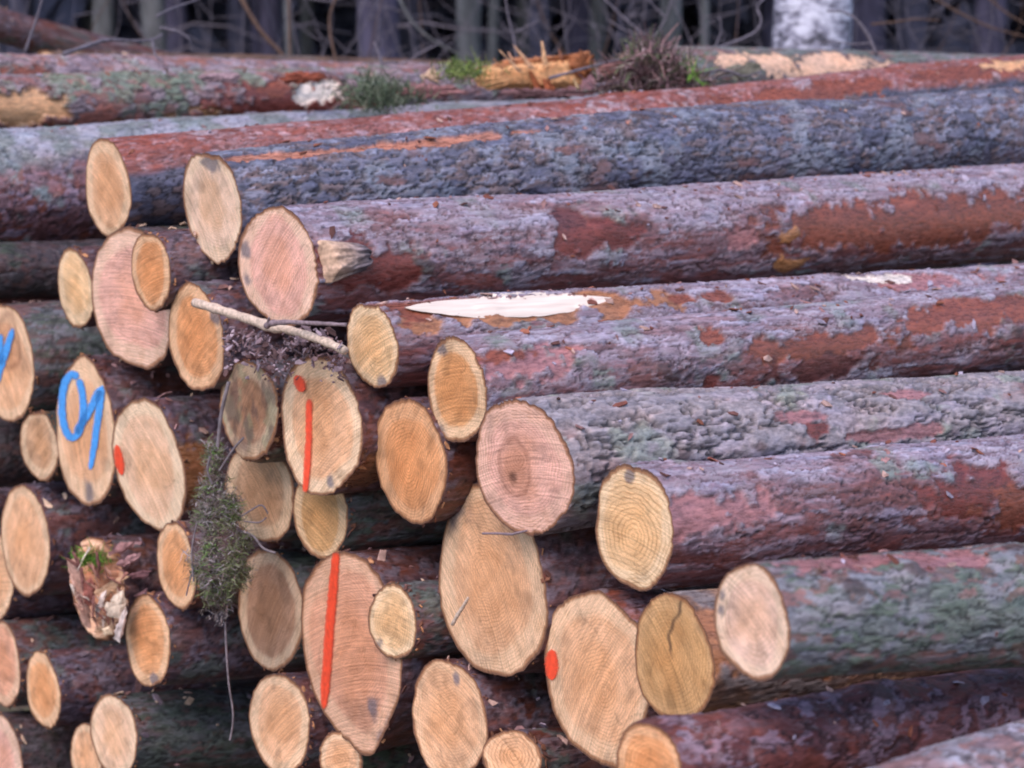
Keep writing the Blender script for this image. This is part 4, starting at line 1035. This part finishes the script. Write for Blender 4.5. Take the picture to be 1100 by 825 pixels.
# forked stick across the ends
STICK = plain('pale_stick', lin(196, 170, 152), .8, 120., .4, .002)
STICKD = plain('dark_stick', lin(128, 108, 112), .85, 120., .4, .002)
root = None
def stick_part(name, pts, ys, rr, mat, root, base):
    c = [at(p[0], p[1], y) for p, y in zip(pts, ys)]
    cc = np.array(c); tt = np.linspace(0, 1, len(c)); t2 = np.linspace(0, 1, len(c)*4)
    cc = np.stack([np.interp(t2, tt, cc[:, q]) for q in range(3)], 1); r2 = np.interp(t2, tt, rr)*(1+.10*np.sin(np.arange(len(t2))*1.7)+.05*np.sin(np.arange(len(t2))*4.1))
    V, F = tube_mesh(cc, r2, 9); return mesh_obj(name, np.array(V)-base, F, mat, root)
base = at(288, 350, 4.52); root = empty('forked_stick', Matrix.Translation(base))
stick_part('main_stem', [(209, 325), (230, 331), (252, 338), (274, 345), (290, 351), (308, 354), (330, 360), (352, 368), (371, 377)], np.linspace(4.80, 4.36, 9), np.array([5.2, 5.6, 5.2, 5.4, 6.4, 4.6, 4.6, 4.8, 4.4])*4.6/F_PX, STICK, root, base)
stick_part('side_twig', [(286, 350), (292, 347), (310, 346), (330, 347), (352, 348), (372, 349)], np.linspace(4.51, 4.38, 6), np.array([3.4, 3.6, 2.6, 2.4, 2.2, 2.0])*4.5/F_PX, STICKD, root, base)
stick_part('side_twig', [(287, 352), (288, 346), (289, 341)], [4.50, 4.49, 4.48], np.array([2.2, 1.8, 1.0])*4.5/F_PX, STICKD, root, base)
tag(root, 'pale forked stick lying across the sawn ends below the thick pink ended log', 'stick')
# small twigs on the largest tan end
base = at(540, 573, 3.98); root = empty('twig', Matrix.Translation(base))
stick_part('main_stem', [(518, 573), (534, 573), (550, 574), (566, 570)], [4.07, 4.06, 4.03, 3.99], np.array([1.3, 1.4, 1.6, 1.2])*4/F_PX, STICKD, root, base)
tag(root, 'thin dark twig lying level across the top of the largest plain tan end', 'twig')
base = at(493, 655, 4.05); root = empty('twig', Matrix.Translation(base))
stick_part('main_stem', [(486, 671), (492, 660), (498, 651), (503, 642)], [4.185, 4.17, 4.155, 4.14], np.array([2.2, 2.4, 2.2, 1.6])*4/F_PX, STICK, root, base)
tag(root, 'short slanting twig stuck on the left of the largest plain tan end', 'twig')
# broken wood on the crest
base = at(570, 90, 7.05); root = empty('broken_wood', Matrix.Translation(base)); bpy.context.view_layer.update()
jag_prism([(508, 88), (520, 74), (550, 68), (596, 66), (632, 62), (630, 76), (624, 92), (590, 96), (552, 95), (522, 97)], 7.0, .12, 3, lin(214, 158, 112), .10, 1.6, name='split_slab', parent=root, rz=.015)
jag_prism([(510, 76), (530, 68), (560, 62), (600, 60), (634, 56), (632, 62), (596, 66), (550, 69), (522, 74)], 7.02, .08, 4, lin(170, 112, 78), .2, 2.5, name='torn_rim', parent=root)
jag_prism([(612, 60), (624, 54), (638, 60), (640, 76), (630, 86), (618, 82), (610, 70)], 6.98, .06, 5, lin(140, 84, 54), .25, 3, name='torn_rim', parent=root)
for k, (a, b) in enumerate([((560, 78), (536, 53)), ((572, 74), (552, 48)), ((586, 70), (582, 44)), ((540, 74), (530, 62)), ((590, 100), (584, 84)), ((580, 100), (570, 76)), ((596, 100), (588, 84)), ((622, 96), (616, 84)), ((604, 64), (600, 52)), ((552, 66), (546, 56))]):
    cl = [(206, 160, 126), (196, 150, 118), (214, 164, 124), (180, 130, 96), (150, 82, 54), (160, 88, 56), (140, 78, 52), (210, 180, 140), (150, 100, 80), (200, 150, 120)][k]
    wd = [3, 3.5, 3, 2, 4, 5, 4, 2, 2, 2.5][k]
    jag_prism([(a[0]-wd, a[1]), (b[0]-wd*.4, b[1]), (b[0]+wd*.4, b[1]+1), (a[0]+wd, a[1])], 6.90+.02*k*.5, .02, 40+k, lin(*cl), .1, .8, name='splinter', parent=root)
tag(root, 'torn slab of yellow wood with splinters on the crest at the middle', 'wood')
# heather / brushwood clump on the crest
def heather():
    r_ = np.random.default_rng(33); V = []; F = []; C = []
    pal = [lin(*c) for c in ((112, 84, 86), (134, 102, 102), (92, 70, 74), (112, 96, 90), (96, 100, 74), (150, 126, 128))]
    for k in range(2600):
        a = np.clip(r_.normal()*.5, -1.3, 1.3); xx = 702+a*48; top = 50+ (1-math.exp(-(a*1.15)**2))*38; yy = 98-(98-top)*r_.random()**.8
        b = at(xx, yy, 7.0+.16*r_.normal()); L = .03+.06*r_.random(); d = r_.normal(size=3)+np.array([0, 0, .3]); d /= np.linalg.norm(d)
        s = np.cross(d, r_.normal(size=3)); s /= np.linalg.norm(s); w0 = .0022+.004*r_.random(); c = pal[r_.integers(5 if k % 3 else 6)]*(.6+.7*r_.random())
        if 738 < xx < 758 and r_.random() < .6: c = lin(104, 138, 56)*(.7+.5*r_.random())
        o = len(V); q = r_.normal(size=3)*.3
        for i in range(3): t = i/2; p = b+d*L*t+q*L*t*t; V += [p-s*w0*(1-.7*t), p+s*w0*(1-.7*t)]; C += [c, c]
        for i in range(2): F.append((o+2*i, o+2*i+1, o+2*i+3, o+2*i+2))
    for k in range(26):
        x0 = 655+95*r_.random(); y0 = 96-6*r_.random(); x1 = x0+r_.normal()*34; y1 = 50+35*r_.random()
        c = px_curve([(x0, y0), ((x0+x1)/2+r_.normal()*8, (y0+y1)/2), (x1, y1)], 6.9, 7.1); v, f = tube_mesh(c, np.linspace(.006, .002, len(c)), 5); o = len(V)
        V += [np.array(p) for p in v]; F += [tuple(i+o for i in q) for q in f if len(q) == 4]; C += [lin(132, 112, 106)*(.7+.5*r_.random())]*len(v)
    V = np.array(V); base = at(702, 98, 7.0); o = mesh_obj('heather_clump', V-base, np.array(F), TINT, None, dict(tint=np.array(C))); o.location = base
    tag(o, 'brown tangled heather clump with green tips on the crest left of the birch', 'brushwood')
heather()
tuft(at(497, 78, 7.0), 500, .03, .003, TINT, 'moss_patch', 'yellow green moss patch left of the torn yellow slab', 8, (.05, .06, .018), cols=[lin(110, 128, 60), lin(132, 140, 84), lin(84, 100, 56)])
tuft(at(410, 103, 6.95), 1100, .035, .003, TINT, 'moss_patch', 'grey green moss tuft on the crest right of the white torn wound', 9, (.07, .07, .03), cols=[lin(96, 106, 84), lin(112, 116, 98), lin(80, 92, 72)])
# thin branches lying on the crest
for k, (pts, lab) in enumerate([([(640, 92), (680, 84), (716, 92), (748, 88), (790, 80)], 'thin grey branch lying along the crest under the heather clump'),
                                ([(590, 84), (640, 70), (672, 62), (700, 60)], 'thin grey branch running from the torn slab into the heather'),
                                ([(752, 78), (780, 74), (800, 84), (818, 76)], 'crooked thin branch right of the heather clump')]):
    branch_thing('dead_branch', lab, 'branch', TWIG, [(pts, 6.85, 6.95, 1.8, .9)])

# loose slabs of bark on the crest
for k, (poly, y, cl, lab) in enumerate([
  ([(425, 98), (452, 90), (486, 92), (500, 99), (470, 106), (436, 106)], 6.95, (150, 104, 104), 'pinkish bark slab lying between the grey green tuft and the torn slab'),
  ([(640, 74), (664, 66), (686, 70), (680, 80), (652, 84)], 6.9, (130, 88, 84), 'red brown bark slab between the torn yellow slab and the heather'),
  ([(452, 84), (462, 70), (474, 78), (470, 88)], 7.05, (214, 176, 150), 'small pale wood chip standing up left of the torn slab'),
  ([(300, 84), (316, 76), (344, 78), (352, 84), (330, 90), (308, 90)], 6.95, (128, 66, 50), 'rust brown bark flap above the white torn wound'),
  ([(764, 82), (784, 70), (812, 66), (820, 76), (796, 86)], 7.3, (118, 112, 100), 'grey green bark slab right of the heather clump'),
  ([(210, 82), (232, 78), (262, 80), (252, 87), (222, 88)], 6.95, (150, 122, 128), 'pinkish grey bark strip on the crest left of the rust brown flap'),
  ([(538, 100), (560, 95), (604, 96), (640, 99), (612, 105), (560, 106)], 6.9, (112, 80, 82), 'dark bark strip under the torn yellow slab')]):
    o = jag_prism(poly, y, .03, 300+k, lin(*cl), .18, 2.2, name='loose_bark', rz=.12); tag(o, lab, 'bark')

# loose bark crumbs and flakes on the upper sides of the logs and round the ends
def litter():
    r_ = np.random.default_rng(77); V = []; F = []; C = []
    pal = [lin(*c) for c in ((120, 70, 60), (150, 110, 108), (164, 150, 166), (96, 62, 58), (140, 84, 66), (176, 140, 130))]
    def flake(c, nrm, sz, col):
        a = np.cross(nrm, r_.normal(size=3)); a /= np.linalg.norm(a); b = np.cross(nrm, a); o = len(V); n = 5
        cur = sz*.25*r_.random()
        for q in range(n):
            an = 2*math.pi*q/n+r_.random()*.6; rr = sz*(.6+.6*r_.random())
            V.append(c+a*rr*math.cos(an)*1.5+b*rr*math.sin(an)*.7+nrm*(cur*r_.random()+.002))
        for q in range(n): V.append(V[o+q]-nrm*.003)
        F.append((o, o+1, o+2, o+3, o+4))
        for q in range(n): F.append((o+q, o+(q+1) % n, o+n+(q+1) % n, o+n+q))
        cc = col*(.7+.6*r_.random()); C.extend([cc]*(2*n))
    for key, s1, n in (('a1', 4.0, 70), ('a2', 3.3, 90), ('a3', 2.9, 170), ('a4', 2.4, 110), ('b4', 2.0, 80), ('a5', 1.7, 50), ('a6', 1.3, 60), ('a7', .9, 30), ('M', 5.0, 160), ('L', 2.0, 50), ('a10', 1.2, 30), ('a9', .8, 20)):
        g = G[key]
        S = .02+s1*r_.random(n); Tt = R_(90)+R_(34)*r_.normal(size=n)
        r, _c, _s = bark_field(g, S, Tt)
        cr = 2*math.pi/1.9; ph = g.seed % 6; bend = .006*(np.sin(S*cr*.6+ph)-math.sin(ph))
        for k in range(n):
            nrm = g.e1*math.cos(Tt[k])+g.e2*math.sin(Tt[k]); p = wpt(g, S[k], r[k]*math.cos(Tt[k])+bend[k]*.3, r[k]*math.sin(Tt[k])+bend[k])
            nn = nrm+r_.normal(size=3)*.3; nn /= np.linalg.norm(nn); flake(p+nrm*.001, nn, .004+.011*r_.random()**2, pal[r_.integers(6)])
    # scraps of bark and sawdust caught round every end of the stack
    for key, g in G.items():
        if key in BIG or key[0] == 'l': continue
        n = 20; S = .01+.40*r_.random(n); Tt = R_(80)+R_(40)*r_.normal(size=n); r, _c, _s = bark_field(g, S, Tt)
        for k in range(n):
            nrm = g.e1*math.cos(Tt[k])+g.e2*math.sin(Tt[k]); p = wpt(g, S[k], r[k]*math.cos(Tt[k]), r[k]*math.sin(Tt[k]))
            nn = nrm+r_.normal(size=3)*.5; nn /= np.linalg.norm(nn); flake(p+nrm*.002, nn, .004+.016*r_.random()**2, [lin(178, 140, 128), lin(150, 112, 112), lin(120, 84, 80), lin(204, 168, 144), lin(140, 120, 130)][r_.integers(5)])
        n = 26; an = np.radians(-150+290*r_.random(n)); r, _c, _s = bark_field(g, np.full(n, .004), an)      # torn bast fringe on the rim
        for k in range(n):
            nrm = g.e1*math.cos(an[k])+g.e2*math.sin(an[k]); p = wpt(g, .004+.01*r_.random(), r[k]*math.cos(an[k]), r[k]*math.sin(an[k]))
            nn = nrm*.6+g.a*.5*r_.normal()+r_.normal(size=3)*.3; nn /= np.linalg.norm(nn); flake(p, nn, .003+.008*r_.random()**2, [lin(120, 76, 58), lin(90, 58, 52), lin(168, 116, 82)][r_.integers(3)])
    # crumbs heaped between the stick and the ends below it
    for k in range(620):
        x = 240+150*r_.random(); y = 372+26*r_.normal()*.6 + 12*math.sin(x*.09)
        if y < 352 or y > 412 or x > 372-.5*max(0, 380-y): continue
        p = at(x, y, 4.70-.28*(x-240)/150+.04*r_.normal()); nn = r_.normal(size=3)+np.array([0, -.6, .8]); nn /= np.linalg.norm(nn)
        flake(p, nn, .003+.010*r_.random()**3, [lin(118, 92, 94), lin(138, 114, 120), lin(98, 72, 72), lin(160, 138, 146)][r_.integers(4)])
    me_o = mesh_obj('bark_litter', np.array(V), F, TINT, None, dict(tint=np.array(C)), smooth=False)
    tag(me_o, 'loose flakes and crumbs of bark scattered over the logs', 'bark litter', kind='stuff')
litter()
